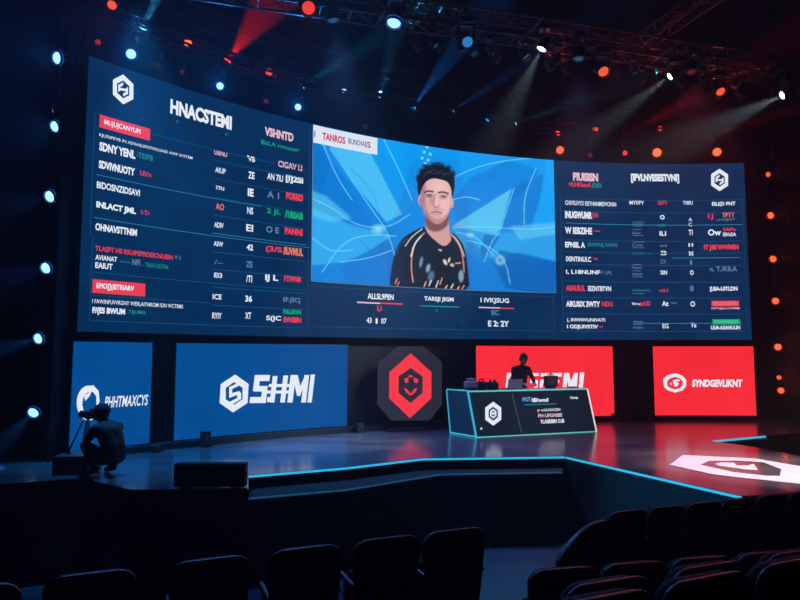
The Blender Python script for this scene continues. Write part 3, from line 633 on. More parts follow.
# ring logo on the first blue panel: a crescent open at the upper right
def crescent(a, cx, cy, rx, ry, th, a0, a1, n=22):
    O = ringpts(cx, cy, rx, ry, n, 0, a0, a1); I = []
    for i, (x, y) in enumerate(O):
        k = i/(len(O)-1); t = th*(.35+.65*math.sin(math.pi*k))
        I.append((cx+(x-cx)*(1-t), cy+(y-cy)*(1-t)))
    a.mb.add([a.s.fwd(*a.s.inv(*p), a.off) for p in O+I], [(i, i+1, len(O)+i+1, len(O)+i) for i in range(len(O)-1)])
a = Art(W); crescent(a, 88.5, 403, 12, 17.5, .48, 60, 330)
a.poly([(86, 388), (93, 385), (98.5, 391), (99.5, 401), (96.5, 408), (96, 396), (92, 391)]).poly([(84, 396), (92, 390), (89.5, 396), (85, 401)])
a.done('ring_logo', WHITE, d1, P1)
Art(W).text('PHHTMAXCYS', 104, 402.3, 148, 11.5, .0, .25).done('lettering', WHITE, d1, P1)
# hexagon and SHMI
a = Art(W); O = hexpts(234, 393.5, 28, 38, -.0); I = hexpts(234, 393.5, 28, 38, 0, .60)
a.ring([(x-(y-393)*.06, y) for x, y in O], I)
a.poly([(229, 387), (238, 383), (240, 385), (232, 389), (232, 393), (239, 391), (241, 393), (241, 399), (233, 404), (229, 402), (237, 398), (237, 395), (229, 398)])
a.done('hexagon_logo', WHITE, d2, P2)
def blk(a, polys):
    for p in polys: a.poly(p)
a = Art(W)
def SL(x, y): return (252+(x-250)*.955-(y-389)*.12, y)          # slanted letter grid
def q(a, x0, y0, x1, y1, dy=0): a.poly([SL(x0, y0), SL(x1, y0+dy), SL(x1, y1+dy), SL(x0, y1)])
q(a, 252, 375, 267, 381); q(a, 251, 375, 257, 391); q(a, 252, 386, 266, 391.5); q(a, 260.5, 387, 266, 403); q(a, 249, 397, 265, 403)      # S
q(a, 270, 376, 275, 402.5); q(a, 281, 375.5, 286, 402.5); q(a, 267, 384, 290, 387); q(a, 266, 390.5, 289, 393.5); q(a, 267, 397, 272, 402)  # H
q(a, 288.5, 375, 294, 402.5); q(a, 303, 375, 308, 402.5)
a.poly([SL(290, 375), SL(296, 375), SL(300, 386), SL(304, 375), SL(307, 375), SL(301, 396), SL(298, 396)])                                   # M
q(a, 309.5, 374.5, 314, 402.5)                                                                                                                # I
a.done('block_lettering', WHITE, d2, P2)
# red panel letters behind the desk
a = Art(W)
def SL(x, y): return (x-(y-382)*.10, y)
q(a, 506, 373, 514, 376.5); q(a, 506, 373, 509, 391); q(a, 506, 380, 512, 383); q(a, 517, 373, 520, 391); q(a, 517, 373, 525, 376); q(a, 523, 373, 526.5, 391); q(a, 518, 381, 526, 384)
q(a, 530, 373, 538, 376); q(a, 530, 373, 533, 382); q(a, 530, 380, 537.5, 383); q(a, 535, 381, 538, 391); q(a, 529, 388, 537, 391)
q(a, 540, 373, 548.5, 376.5); q(a, 545.5, 374, 548.5, 382); q(a, 540, 379.5, 548, 383); q(a, 540, 382, 543, 391); q(a, 540, 387.5, 549, 391)
q(a, 551, 373, 561, 376.5); q(a, 551, 373, 554, 391); q(a, 551, 380, 559, 383)
q(a, 563, 373, 567, 391); q(a, 573, 373, 577, 391); a.poly([SL(565, 373), SL(568, 373), SL(570.5, 381), SL(573.5, 373), SL(576, 373), SL(572, 389), SL(569.5, 389)]); q(a, 579, 372.5, 583.2, 391)
a.done('block_lettering', WHITE, d3, P3)
# eye ring logo and word on the right red panel
a = Art(W); O = [(663, 379), (668, 375), (675, 373.2), (682, 375.5), (686.2, 380), (686, 386), (682.5, 390.5), (675, 392.5), (668, 390.5), (664, 387)]
I = [(667, 381), (670, 378.4), (675, 376.8), (680, 378.4), (682.8, 381.6), (682.6, 385), (680, 388), (675, 389.4), (670, 388), (667.2, 385.6)]
a.ring(O, I); a.poly([(673, 380), (679, 379), (680, 381), (676, 382), (679, 383.5), (677, 386.5), (673, 386), (675, 384.6), (673, 383.4)]); a.poly([(670, 383), (671.6, 382.5), (671.8, 385), (670.2, 385)])
a.done('ring_logo', WHITE, d4, P4)
Art(W).text('SYNDGEVLIKNT', 692, 383.2, 742.5, 7.6, .035, .12).done('lettering', WHITE, d4, P4)

# ------------------------------------------------------------------ octagon totem between the panels
OY = 15.0
OY = W.fwd(W.inv(410, 400)[0], ST).y-.42; ob_ = ony(410, 421, OY); ob_.z = ST
OP = Plane((ob_.x, OY, ST), (math.cos(.25), math.sin(.25), 0), (0, 0, 1))
ot = thing('octagon_sign', 'dark octagonal stage sign with a red hexagon crest, standing on a low base', 'sign', (ob_.x, OY, ST))
oc = [(398.8, 346.2), (423.3, 346.2), (442, 362), (442, 404.6), (429.6, 420.5), (391.6, 420.5), (378.2, 404.6), (378.7, 362.7)]
f_ = [OP.fwd(*OP.inv(*p)) for p in oc]; n8 = 8; bk = [p-OP.n*.12 for p in f_]
mb = MB(); mb.add(f_+bk, [tuple(range(8)), tuple(range(15, 7, -1))]+[(i, (i+1) % 8, 8+(i+1) % 8, 8+i) for i in range(8)])
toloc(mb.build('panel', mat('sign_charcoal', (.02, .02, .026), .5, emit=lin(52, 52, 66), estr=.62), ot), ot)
CREST = led('crest_red', (250, 58, 70))
def zz(x, y): return (360+x/6.32, 335+y/6.32)
a = Art(OP, .012); Oh = [zz(320, 115), zz(450, 235), zz(450, 400), zz(315, 525), zz(183, 400), zz(185, 235)]; Ih = [zz(320, 208), zz(395, 262), zz(395, 365), zz(318, 430), zz(243, 365), zz(243, 262)]
a.ring(Oh, Ih)
for p in ([(278, 275), (306, 268), (304, 300), (286, 304)], [(338, 268), (368, 280), (364, 304), (342, 300)], [(276, 335), (296, 340), (318, 372), (342, 340), (362, 336), (350, 360), (320, 384), (290, 362)], [(300, 262), (318, 252), (338, 262), (318, 268)]):
    a.poly([zz(*k) for k in p])
a.done('hexagon_crest', CREST, ot, ot)
toloc(MB().box((ob_.x, OY+.04, ST+.03), (1.05, .5, .06), Matrix.Rotation(.25, 3, 'Z')).build('base', BLACK, ot, bevel=.01), ot)

# ------------------------------------------------------------------ caster desk
DT = ST+.90
bFL = onz(476, 437.6, ST); bFR = onz(596.2, 431.6, ST); tFL = onz(467.6, 391.6, DT); tFR = onz(587, 390.6, DT)
ux = (bFR-bFL).normalized(); inn = Vector((-ux.y, ux.x, 0))
k0_, k1_ = .5, 5.0
for _ in range(40):
    km_ = (k0_+k1_)/2
    if proj(tFL+ux*km_)[0] < 587: k0_ = km_
    else: k1_ = km_
tFR = tFL+ux*km_
bBL = onz(452.9, 434, ST); tBL = onz(447.6, 390.2, DT)
dpt = .78
bBL = bFL+inn*dpt-ux*.18; tBL = tFL+inn*(dpt-.2)-ux*.18
bBR = bFR+inn*dpt; tBR = tFR+inn*(dpt-.2)
desk = thing('caster_desk', 'angular black desk with cyan glowing edges and a lit front screen on stage', 'desk', ((bFL+bFR)/2))
up = Vector((0, 0, 1))
DB = mat('desk_black', (.02, .022, .026), .35, noise=.2, nscale=5)
toloc(MB().hexa([bFL+inn*.02, bFR+inn*.02, bBR, bBL, tFL+inn*.02-up*.02, tFR+inn*.02-up*.02, tBR-up*.02, tBL-up*.02]).build('body', DB, desk), desk)
TOPM = mat('desk_top', (.32, .34, .38), .3, noise=.1, nscale=10)
tp = [tFL, tFR, tBR, tBL]; toloc(MB().hexa([p-up*.02 for p in tp]+[p+up*.015 for p in tp]).build('worktop', TOPM, desk), desk)
fn = ux.cross(tFL-bFL).normalized()
FP = Plane(bFL, ux, tFL-bFL)
fs = thing('x', 'x', 'x'); bpy.data.objects.remove(fs)
def fp(x, y, o=.0): return FP.fwd(*FP.inv(x, y), o)
mb = MB(); cs = [bFL, bFR, tFR, tFL]
mb.add([c+FP.n*.004-(c-(bFL+tFR)/2)*.0 for c in cs], [(0, 1, 2, 3)])
scr = mb.build('front_screen', mat('desk_screen', (.012, .016, .02), .3, emit=lin(12, 26, 38), estr=1), desk, fix=False); toloc(scr, desk)
a = Art(FP, .010); a.ring(hexpts(493, 413.6, 16, 24), hexpts(493, 413.6, 16, 24, 0, .58))
a.ring(hexpts(493, 413.6, 16, 24, 0, .40), hexpts(493, 413.6, 16, 24, 0, .24)); a.quad(490.2, 412.5, 495.8, 414.6)
a.done('emblem', WHITE, scr, desk)
a = Art(FP, .010); a.text('IRVTG.', 531.5, 400, 537, 4, .03); a.text('&Vnwmdl', 533, 400.2, 548, 4, .04).text('Cwny', 569.8, 398, 578, 3.2, .04).text('yr vrULOACSIN', 537, 410.6, 560, 3.6, .02).text('YLASIEIBRI O.IB', 540, 421.7, 564, 4, .04).text('d', 480, 428.4, 481.8, 2.5, .05)
a.done('lettering', WHITE, scr, desk)
Art(FP, .010).text('IVUT', 522.2, 399.4, 530.5, 4.4, .04).done('lettering', led('led_sky', (110, 160, 235)), scr, desk)
Art(FP, .010).text('PH UFGNBIE', 538, 415.8, 562, 3.8, .03).done('lettering', PINKW, scr, desk)
Art(FP, .008).line(524, 404.8, 556, 1.2).done('underline', led('led_turq', (20, 120, 140)), scr, desk)
Art(FP, .008).poly([fq for fq in ((511.6, 393.5), (512.4, 393.5), (521.8, 433), (521, 433))]).done('seam', led('led_seam', (60, 85, 100)), scr, desk)
GLOW = mat('desk_glow', (.1, .3, .3), .4, emit=lin(40, 175, 205), estr=.95); GLOWG = mat('desk_glow_green', (.1, .3, .3), .4, emit=lin(80, 205, 175), estr=.85); GLOWW = mat('desk_glow_pale', (.3, .3, .3), .4, emit=lin(225, 225, 225), estr=1.0)
ey = FP.n*.012
def edge(a, b, m, r=.016): toloc(MB().tube(a, b, r, 6).build('edge_light', m, desk), desk)
edge(bFL+ey, tFL+ey, GLOW, .022); edge(tFL+ey, tFR+ey, GLOWG, .016); edge(bFL+ey, bFR+ey, GLOWG, .016); edge(tFR+ey, bFR+ey, GLOWW, .015)
edge(bFL+ey+up*.02, bBL-ux*.02+up*.02, GLOW, .016); edge(tBL-ux*.01, bBL-ux*.015+up*.01, GLOW, .014); edge(tFL+up*.015, tBL+up*.02, GLOW, .014)
LP = Plane(bFL-ux*.004, (bBL-bFL), tFL-bFL)
side = MB(); side.add([p-ux*.006 for p in (bFL, bBL, tBL, tFL)], [(0, 1, 2, 3)])
toloc(side.build('side_panel', mat('desk_side', (.02, .06, .09), .3, emit=lin(6, 40, 62), estr=.6), desk, fix=False), desk)

# things on the desk
def dpos(x, back, z=0): # desk-top position under photograph column x, `back` metres behind the front edge
    b0, b1 = 0.0, (tFR-tFL).length
    for _ in range(30):
        k = (b0+b1)/2; p = tFL+ux*k+inn*back+up*(.016+z)
        if proj(p)[0] < x: b0 = k
        else: b1 = k
    return p
dr = math.atan2(ux.y, ux.x)
t = thing('equipment_case', 'grey rounded equipment case at the left end of the desk', 'case', dpos(471, .28, .002), dr)
MB().box((0, 0, .10), (.27, .2, .16)).build('body', mat('case_grey', (.30, .24, .25), .5, noise=.3, nscale=14), t, bevel=.05, seg=4)
MB().box((0, 0, .205), (.16, .12, .05)).build('lid', mat('case_light', (.42, .38, .40), .5), t, bevel=.02)
MB().box((0, 0, .01), (.24, .18, .02)).build('foot', BLACK, t)
MB().path([(-.07, 0, .225), (-.07, 0, .255), (.07, 0, .255), (.07, 0, .225)], .010).build('handle', BLACK, t)
t = thing('broadcast_camera', 'black camera body with round lens lying on the desk beside grey case', 'camera', dpos(481.5, .26), dr)
MB().box((0, 0, .09), (.14, .24, .15)).build('body', BLACK, t, bevel=.015)
MB().lathe([(0, 0), (.055, 0), (.055, .12), (.045, .13), (0, .13)], (0, -.12, .1), Euler((math.pi/2, 0, 0)).to_matrix(), 16).build('lens', LAMPB, t, smooth=False)
MB().path([(0, -.08, .165), (0, -.08, .21), (0, .08, .21), (0, .08, .165)], .012).build('handle', BLACK, t)
MB().box((0, 0, .0075), (.1, .16, .015)).build('foot', BLACK, t)
t = thing('desk_microphone', 'black switcher box with two round knobs on desk, right of camera', 'mixer', dpos(492.5, .26), dr)
t.name = 'video_mixer'
MB().box((0, 0, .075), (.19, .2, .15)).build('body', BLACK, t, bevel=.02)
for sx_ in (-.05, .05): MB().lathe([(0, 0), (.03, 0), (.026, .05), (0, .05)], (sx_, 0, .148), None, 12).build('knob', LAMPB, t)
t = thing('laptop', 'open laptop with pale pinkish screen back in front of the standing caster', 'laptop', dpos(514, .2), dr)
MB().box((0, .1, .01), (.34, .24, .018)).build('base', mat('laptop_grey', (.25, .25, .3), .35, .6), t, bevel=.004)
MB().box((0, -.05, .11), (.34, .012, .20), Matrix.Rotation(.25, 3, 'X')).build('screen', mat('laptop_lid', (.30, .28, .42), .35, .4, noise=.5, nscale=16), t, bevel=.004)
t = thing('field_monitor', 'black boxy monitor with top handle on the desk, right of the caster', 'monitor', dpos(551, .26), dr)
MB().box((0, 0, .15), (.30, .10, .22)).build('housing', mat('mon_black', (.02, .02, .024), .4, noise=.4, nscale=18), t, bevel=.012)
MB().box((0, -.0525, .15), (.26, .004, .17)).build('panel', mat('mon_face', (.06, .065, .07), .3, noise=.7, nscale=26), t)
MB().path([(-.08, 0, .26), (-.06, 0, .30), (.04, 0, .30), (.08, 0, .26)], .010).build('handle', mat('mon_red', (.35, .08, .08), .5), t)
MB().box((0, .02, .02), (.18, .16, .04)).build('stand', BLACK, t, bevel=.01)
t = tag(MB().box((0, 0, .012), (.20, .15, .02)).build('notebook', mat('paper_pink', (.6, .38, .4), .7, noise=.2, nscale=10), bevel=.004), 'flat pinkish notebook lying between case and mixer behind camera', 'notebook')
t.location = dpos(573, .3); t.rotation_euler = (0, 0, dr+.2)
t['label'] = 'flat pinkish notebook lying alone near the right end of the desk'

# ------------------------------------------------------------------ figures
def capsule(mb, a, b, ra, rb, flat=1.0, n=14):
    """closed tapered limb piece between two joints; pieces are fused into one skin afterwards"""
    a = Vector(a); b = Vector(b); L_ = max((b-a).length, 1e-4); prof = []
    for k in range(7):
        t_ = -math.pi/2+math.pi/2*k/6; prof.append((max(1e-4, ra*math.cos(t_)), ra*math.sin(t_)))
    for k in range(7):
        t_ = math.pi/2*k/6; prof.append((max(1e-4, rb*math.cos(t_)), L_+rb*math.sin(t_)))
    q_ = (b-a).to_track_quat('Z', 'Y').to_matrix(); K = len(prof); k0 = len(mb.v)
    P = [q_ @ Vector((r*math.cos(2*math.pi*i/n), r*flat*math.sin(2*math.pi*i/n), z))+a for i in range(n) for r, z in prof]
    F = [(i*K+j, ((i+1) % n)*K+j, ((i+1) % n)*K+j+1, i*K+j+1) for i in range(n) for j in range(K-1)]
    F += [tuple(i*K for i in range(n-1, -1, -1)), tuple(i*K+K-1 for i in range(n))]
    mb.add(P, F)
def head_geo(c, fwd, upv, s=1.0):        # skull with brow, nose, lips, chin and ears
    f = Vector(fwd).normalized(); l = Vector(upv).cross(f).normalized(); u_ = f.cross(l)
    mb = MB(); P = []; F = []; nu, nv = 28, 20
    for j in range(nv+1):
        ph = math.pi*j/nv
        for i in range(nu):
            th = 2*math.pi*i/nu; x = math.sin(ph)*math.cos(th); y = math.sin(ph)*math.sin(th); z = math.cos(ph)
            X = x*.098; Y = y*.076; Z = z*.118
            if z < 0: Y *= 1+.28*z; X *= 1+.12*z*(1 if x < 0 else .2)
            if x > .55:
                w_ = math.exp(-(y/.22)**2)
                X += .022*w_*math.exp(-((z+.12)/.16)**2)       # nose
                X += .007*math.exp(-((z-.22)/.1)**2)           # brow
                X -= .010*math.exp(-((z-.04)/.09)**2)*math.exp(-((abs(y)-.38)/.16)**2)  # eye sockets
                X += .006*math.exp(-(y/.35)**2)*math.exp(-((z+.5)/.09)**2)
                X += .008*math.exp(-(y/.35)**2)*math.exp(-((z+.85)/.12)**2)
            P.append(Vector(c)+(f*X+l*Y+u_*Z)*s)
    F = [(j*nu+i, j*nu+(i+1) % nu, (j+1)*nu+(i+1) % nu, (j+1)*nu+i) for j in range(nv) for i in range(nu)]
    mb.add(P, F)
    for sy in (-1, 1):
        o = Vector(c)+l*sy*.076*s-f*.005*s-u_*.01*s
        mb.lathe([(.001, -.012), (.02, -.008), (.026, 0), (.02, .010), (.001, .012)], o, Matrix((f, u_, l)).transposed(), 10)
    return mb
def fingers(wrist, d, side_, curl, s=1.0):
    d = Vector(d).normalized(); sd = Vector(side_); sd = (sd-d*sd.dot(d)).normalized(); pn = d.cross(sd)
    out = []; w_ = Vector(wrist)
    for i, L_ in enumerate((.070, .080, .074, .058)):
        b0 = w_+d*.065*s+sd*(.030-.020*i)*s; pts = [b0]; ang = 0; p = b0
        for k in range(3):
            ang += curl*(.55+.25*k); p = p+(d*math.cos(ang)+pn*math.sin(ang))*L_*s*(.45, .32, .25)[k]; pts.append(p)
        out.append(pts)
    b0 = w_+d*.025*s+sd*.022*s; p1 = b0+(sd*.8+d*.6+pn*.2).normalized()*.038*s; p2 = p1+(sd*.35+d*.9+pn*.45*curl).normalized()*.03*s
    out.append([b0, p1, p2])
    mb = MB()
    for pts in out:
        for i, (p, p2) in enumerate(zip(pts, pts[1:])): capsule(mb, p, p2, (.0092-.0008*i)*s, (.0084-.0008*i)*s, 1, 8)
    return mb
def person(root, J, headdir, headup, hands, zones, mats, voxel=.011, bulk=1.0):
    """J: joint positions in the root's frame. zones: material by nearest bone"""
    E = []
    rad = dict(pelvis=.12, waist=.11, chest=.125, neck0=.075, neck=.052, head=.055, hipL=.092, hipR=.092, kneeL=.062, kneeR=.062, ankL=.042, ankR=.042, toeL=.036, toeR=.036,
               shL=.062, shR=.062, elL=.044, elR=.044, wristL=.028, wristR=.028, palmL=.030, palmR=.030)
    for a_, b_ in (('pelvis', 'waist'), ('waist', 'chest'), ('chest', 'neck0'), ('neck0', 'neck'), ('neck', 'head'), ('pelvis', 'hipL'), ('pelvis', 'hipR'), ('hipL', 'kneeL'), ('hipR', 'kneeR'), ('kneeL', 'ankL'), ('kneeR', 'ankR'),
                   ('ankL', 'toeL'), ('ankR', 'toeR'), ('chest', 'shL'), ('chest', 'shR'), ('shL', 'elL'), ('shR', 'elR'), ('elL', 'wristL'), ('elR', 'wristR'), ('wristL', 'palmL'), ('wristR', 'palmR')): E.append((a_, b_))
    mb = MB(); lat = (J['shL']-J['shR']).normalized()
    for a_, b_ in E:
        k_ = bulk if b_ not in ('head', 'palmL', 'palmR', 'neck') else 1
        if (a_, b_) in (('pelvis', 'waist'), ('waist', 'chest')):
            for sg in (-.05, .05): capsule(mb, J[a_]+lat*sg, J[b_]+lat*sg, rad[a_]*k_*.93, rad[b_]*k_*.93)
        elif (a_, b_) in (('chest', 'shL'), ('chest', 'shR')): capsule(mb, J[a_]*.6+J[b_]*.4, J[b_], .10*k_, rad[b_]*k_*1.05); capsule(mb, J['neck0'], J[b_], .07*k_, rad[b_]*k_*.95)
        elif b_ in ('palmL', 'palmR'):
            sd_ = Vector(hands[b_[-1]][1]).normalized(); capsule(mb, J[a_], J[b_], .026, .024)
            for sg in (-.016, .016): capsule(mb, J[a_].lerp(J[b_], .3)+sd_*sg, J[b_]+(J[b_]-J[a_]).normalized()*.02+sd_*sg, .017, .017)
        else: capsule(mb, J[a_], J[b_], rad[a_]*k_, rad[b_]*k_)
    hc = Vector(J['head'])+Vector(headup).normalized()*.05
    h = head_geo(hc, headdir, headup); mb.add(h.v, h.f)
    for sfx, (d, sd, cu) in hands.items():
        fg = fingers(J['wrist'+sfx], d, sd, cu); mb.add(fg.v, fg.f)
    o = mb.build('body', mats, root)
    r = o.modifiers.new('r', 'REMESH'); r.mode = 'VOXEL'; r.voxel_size = voxel; r.use_smooth_shade = True
    sm = o.modifiers.new('sm', 'SMOOTH'); sm.iterations = 5; sm.factor = .4
    dg = bpy.context.evaluated_depsgraph_get(); me2 = bpy.data.meshes.new_from_object(o.evaluated_get(dg)); o.modifiers.clear(); o.data = me2
    me2.materials.clear()
    for m_ in mats: me2.materials.append(m_)
    segs = [(J[a_], J[b_], zones.get((a_, b_), zones.get('*', 1))) for a_, b_ in E]
    segs.append((hc, hc+Vector(headup)*.05, 0))
    for hs_ in ('L', 'R'):
        w_ = Vector(J['wrist'+hs_]); d = Vector(hands[hs_][0]).normalized(); segs.append((w_+d*.02, w_+d*.16, 0))
    A = np.array([s[0] for s in segs]); B = np.array([s[1] for s in segs]); Z = [s[2] for s in segs]; AB = B-A; LL = (AB**2).sum(1)+1e-9
    cen = np.empty(len(me2.polygons)*3); me2.polygons.foreach_get('center', cen); cen = cen.reshape(-1, 3)
    t_ = np.clip(((cen[:, None]-A[None])*AB[None]).sum(2)/LL, 0, 1); D = np.linalg.norm(cen[:, None]-(A[None]+t_[..., None]*AB[None]), axis=2)
    rr = np.array([.11, .11, .11, .07, .05, .09, .09, .08, .08, .05, .05, .035, .035, .09, .09, .055, .055, .035, .035, .03, .03, .09, .03, .03])
    mi = np.array(Z)[np.argmin(D-rr[None]*.8, axis=1)]
    me2.polygons.foreach_set('material_index', mi.astype(np.int32)); me2.polygons.foreach_set('use_smooth', [True]*len(mi)); me2.update()
    return o, hc
def hair_cap(hc, fwd, upv, root, m, s=1.0, low=-.35):
    f = Vector(fwd).normalized(); l = Vector(upv).cross(f).normalized(); u_ = f.cross(l); mb = MB(); P = []; nu, nv = 30, 14; rd = random.Random(3)
    for j in range(nv+1):
        for i in range(nu):
            th = 2*math.pi*i/nu; ph_max = math.pi*(.36 if math.cos(th) > .55 else .62 if math.cos(th) < .0 else .5)
            ph = ph_max*j/nv; x = math.sin(ph)*math.cos(th); y = math.sin(ph)*math.sin(th); z = math.cos(ph); k = 1+.03*rd.random()
            P.append(hc+(f*(x*.108)+l*(y*.086)+u_*(z*.130))*s*k)
    mb.add(P, [(j*nu+i, j*nu+(i+1) % nu, (j+1)*nu+(i+1) % nu, (j+1)*nu+i) for j in range(nv) for i in range(nu)])
    o = mb.build('hair', m, root, smooth=True); so = o.modifiers.new('so', 'SOLIDIFY'); so.thickness = .012; so.offset = -1
    return o
SKIN = mat('skin', (.42, .24, .18), .5); DSH = mat('dark_shirt', (.012, .012, .016), .8, noise=.4, nscale=14, bump=.3); TRS = mat('dark_trousers', (.018, .02, .028), .8, noise=.3, nscale=12, bump=.3); SHOE = mat('shoe', (.02, .02, .02), .5)
HAIR = mat('dark_hair', (.02, .015, .014), .6, noise=.4, nscale=60)
ZN = {('neck0', 'neck'): 0, ('neck', 'head'): 0, ('pelvis', 'hipL'): 2, ('pelvis', 'hipR'): 2, ('hipL', 'kneeL'): 2, ('hipR', 'kneeR'): 2, ('kneeL', 'ankL'): 2, ('kneeR', 'ankR'): 2, ('ankL', 'toeL'): 3, ('ankR', 'toeR'): 3,
      ('wristL', 'palmL'): 0, ('wristR', 'palmR'): 0, '*': 1}
# caster standing behind the desk, looking down at the laptop
cpos = dpos(520, dpt+.2); cpos.z = ST
crt = thing('person', 'person in black shirt standing behind the glowing desk, head bowed over a laptop', 'person', cpos, dr)
# local frame: faces -Y (towards the desk front)
J = dict(pelvis=(0, 0, .90), waist=(0, -.01, 1.04), chest=(0, -.05, 1.22), neck0=(0, -.09, 1.345), neck=(0, -.115, 1.41), head=(.01, -.14, 1.475), hipL=(.09, 0, .84), hipR=(-.09, 0, .84), kneeL=(.11, -.03, .47), kneeR=(-.11, -.03, .47),
         ankL=(.12, .02, .09), ankR=(-.12, .02, .09), toeL=(.14, -.14, .045), toeR=(-.14, -.14, .045), shL=(.175, -.06, 1.31), shR=(-.175, -.06, 1.31), elL=(.25, -.15, 1.07), elR=(-.26, -.14, 1.07),
         wristL=(.13, -.38, 1.00), wristR=(-.14, -.38, 1.00), palmL=(.115, -.44, .985), palmR=(-.125, -.44, .985))
J = {k: Vector(v) for k, v in J.items()}
bo, hc = person(crt, J, (.1, -1, -.35), (0, -.3, 1), {'L': ((-.25, -1, -.15), (-1, 0, .2), .45), 'R': ((.25, -1, -.15), (1, 0, .2), -.45)}, ZN, [SKIN, DSH, TRS, SHOE], .012)
hair_cap(hc, (.1, -1, -.35), (0, -.3, 1), crt, mat('grey_hair', (.10, .08, .08), .7, noise=.5, nscale=60))
MB().path([hc+Vector((-.085, 0, .0)), hc+Vector((-.08, 0, .09)), hc+Vector((0, -.01, .145)), hc+Vector((.08, 0, .09)), hc+Vector((.085, 0, .0))], .008).build('headset', BLACK, crt)
for k, (zz_, w_) in enumerate(((1.27, .10), (1.18, .07))):
    MB().box((.10, -.178+.03*k, zz_), (w_*.6, .004, .02), Matrix.Rotation(.1, 3, 'Z')).build('shirt_mark', mat('mark_pink', (.5, .22, .26), .6), crt)

# crouching camera operator on the left of the stage: faces left and away
kpos = onz(104.5, 475, ST)
kr = thing('person', 'person in dark clothes crouching at the left stage end, aiming a camera', 'person', kpos, R_(-28))
# local frame: faces -X
J = dict(pelvis=(.16, 0, .27), waist=(.155, 0, .40), chest=(.07, 0, .56), neck0=(-.03, 0, .68), neck=(-.065, 0, .725), head=(-.10, 0, .765), hipL=(.10, -.10, .25), hipR=(.10, .10, .25), kneeL=(-.20, -.16, .40), kneeR=(-.20, .15, .38),
         ankL=(.0, -.14, .085), ankR=(.0, .14, .085), toeL=(-.15, -.16, .04), toeR=(-.15, .15, .04), shL=(.02, -.175, .625), shR=(.02, .175, .625), elL=(-.12, -.21, .47), elR=(-.12, .20, .47),
         wristL=(-.27, -.09, .695), wristR=(-.27, .10, .705), palmL=(-.305, -.06, .74), palmR=(-.305, .07, .75))
J = {k: Vector(v) for k, v in J.items()}
bo, hc = person(kr, J, (-1, 0, -.02), (-.12, 0, 1), {'L': ((-.45, .35, .9), (-.6, .7, 0), -.5), 'R': ((-.45, -.35, .9), (-.6, -.7, 0), .5)}, ZN, [SKIN, mat('navy_jacket', (.008, .011, .016), .75, noise=.35, nscale=10, bump=.4), TRS, SHOE], .011, 1.12)
hair_cap(hc, (-1, 0, -.02), (-.12, 0, 1), kr, HAIR)
MB().lathe([(.001, 0), (.112, 0), (.108, .05), (.085, .10), (.04, .128), (.001, .134)], hc+Vector((.005, 0, .015)), None, 20).build('cap', mat('black_cap', (.015, .015, .018), .8), kr, smooth=True)
# the camera he holds is a thing of its own
Mk = Matrix.LocRotScale(kr.location, kr.rotation_euler, (1, 1, 1))
kc = thing('camera', 'black handheld camera held to the face of crouching person', 'camera', Mk @ (hc+Vector((-.215, 0, -.02))), R_(-28))
MB().box((0, 0, 0), (.11, .15, .11)).build('body', LAMPB, kc, bevel=.015)
MB().lathe([(0, 0), (.045, 0), (.045, .10), (.052, .11), (.052, .16), (0, .155)], (-.05, 0, 0), Euler((0, -math.pi/2, 0)).to_matrix(), 18).build('lens', LAMPB, kc)
MB().box((.01, 0, .07), (.06, .05, .035)).build('viewfinder', LAMPB, kc, bevel=.008)
# flight case by the operator
fc = thing('flight_case', 'low dark flight case with blue-lit lid on the left stage edge', 'case', onz(77, 472, ST), R_(0))
MB().box((0, 0, .10), (.48, .42, .20)).build('body', BLACK, fc, bevel=.012)
MB().box((0, 0, .225), (.49, .43, .045)).build('lid', mat('case_lid', (.04, .05, .06), .4), fc, bevel=.01)
for sx_ in (-.15, .15): MB().box((sx_, -.222, .195), (.05, .016, .06)).build('latch', TRUSS, fc)
# monopod / pole leaning in front of the operator
pb = fc.location+Vector((-.14, .02, .2475)); pa = ony(83, 421, kpos.y+.12)
pl = thing('monopod', 'thin black monopod leaning from the camera down to the case lid', 'monopod', pb)
toloc(MB().tube(pb+up*.03, pa, .014, 8, .010).build('pole', LAMPB, pl), pl); toloc(MB().tube(pb, pb+up*.04, .026, 8, .02).build('rubber_foot', BLACK, pl), pl)
# black confidence monitor on the stage lip
q0 = onz(172.5, 489, ST); q1 = onz(244, 489, ST); qc = (q0+q1)/2
cm = thing('confidence_monitor', 'wide low black box standing on the stage lip, back towards the seats', 'monitor', qc+Vector((0, .10, 0)))
wd = (q1-q0).length
MB().box((0, 0, .155), (wd, .16, .28)).build('housing', mat('monitor_black', (.010, .010, .011), .7), cm, bevel=.008)
MB().box((0, .083, .16), (wd-.06, .006, .22)).build('screen', mat('dead_screen', (.01, .01, .012), .15), cm)
for sx_ in (-.3, .3): MB().box((sx_, 0, .01), (.06, .22, .02)).build('foot', BLACK, cm)

# small loudspeakers and foot lights along the panels
def smallspk(px, py, w_, h_, label, led_c=None):
    p = Cyl(.24).fwd(W.inv(px, 400)[0], ST); t = thing('loudspeaker', label, 'speaker', p, -W.inv(px, py)[0]/SR)
    MB().box((0, 0, h_/2), (w_, w_*.9, h_)).build('cabinet', mat('spk_black', (.012, .012, .014), .6), t, bevel=.012)
    for z, r in ((h_*.32, w_*.34), (h_*.72, w_*.20)):
        MB().lathe([(0, 0), (r*.3, -.01), (r, .004), (r*1.1, -.004), (r*1.1, 0)], (0, -w_*.45-.004, z), Euler((math.pi/2, 0, 0)).to_matrix(), 16).build('driver', mat('cone_grey', (.06, .06, .065), .5), t)
    return t
smallspk(200, 436.5, .15, .27, 'small black loudspeaker standing before the wide blue panel')
smallspk(354, 425, .16, .2, 'tiny black loudspeaker at the right foot of the wide blue panel')
smallspk(151.5, 441.5, .15, .12, 'tiny dark loudspeaker in the gap between the two blue panels')
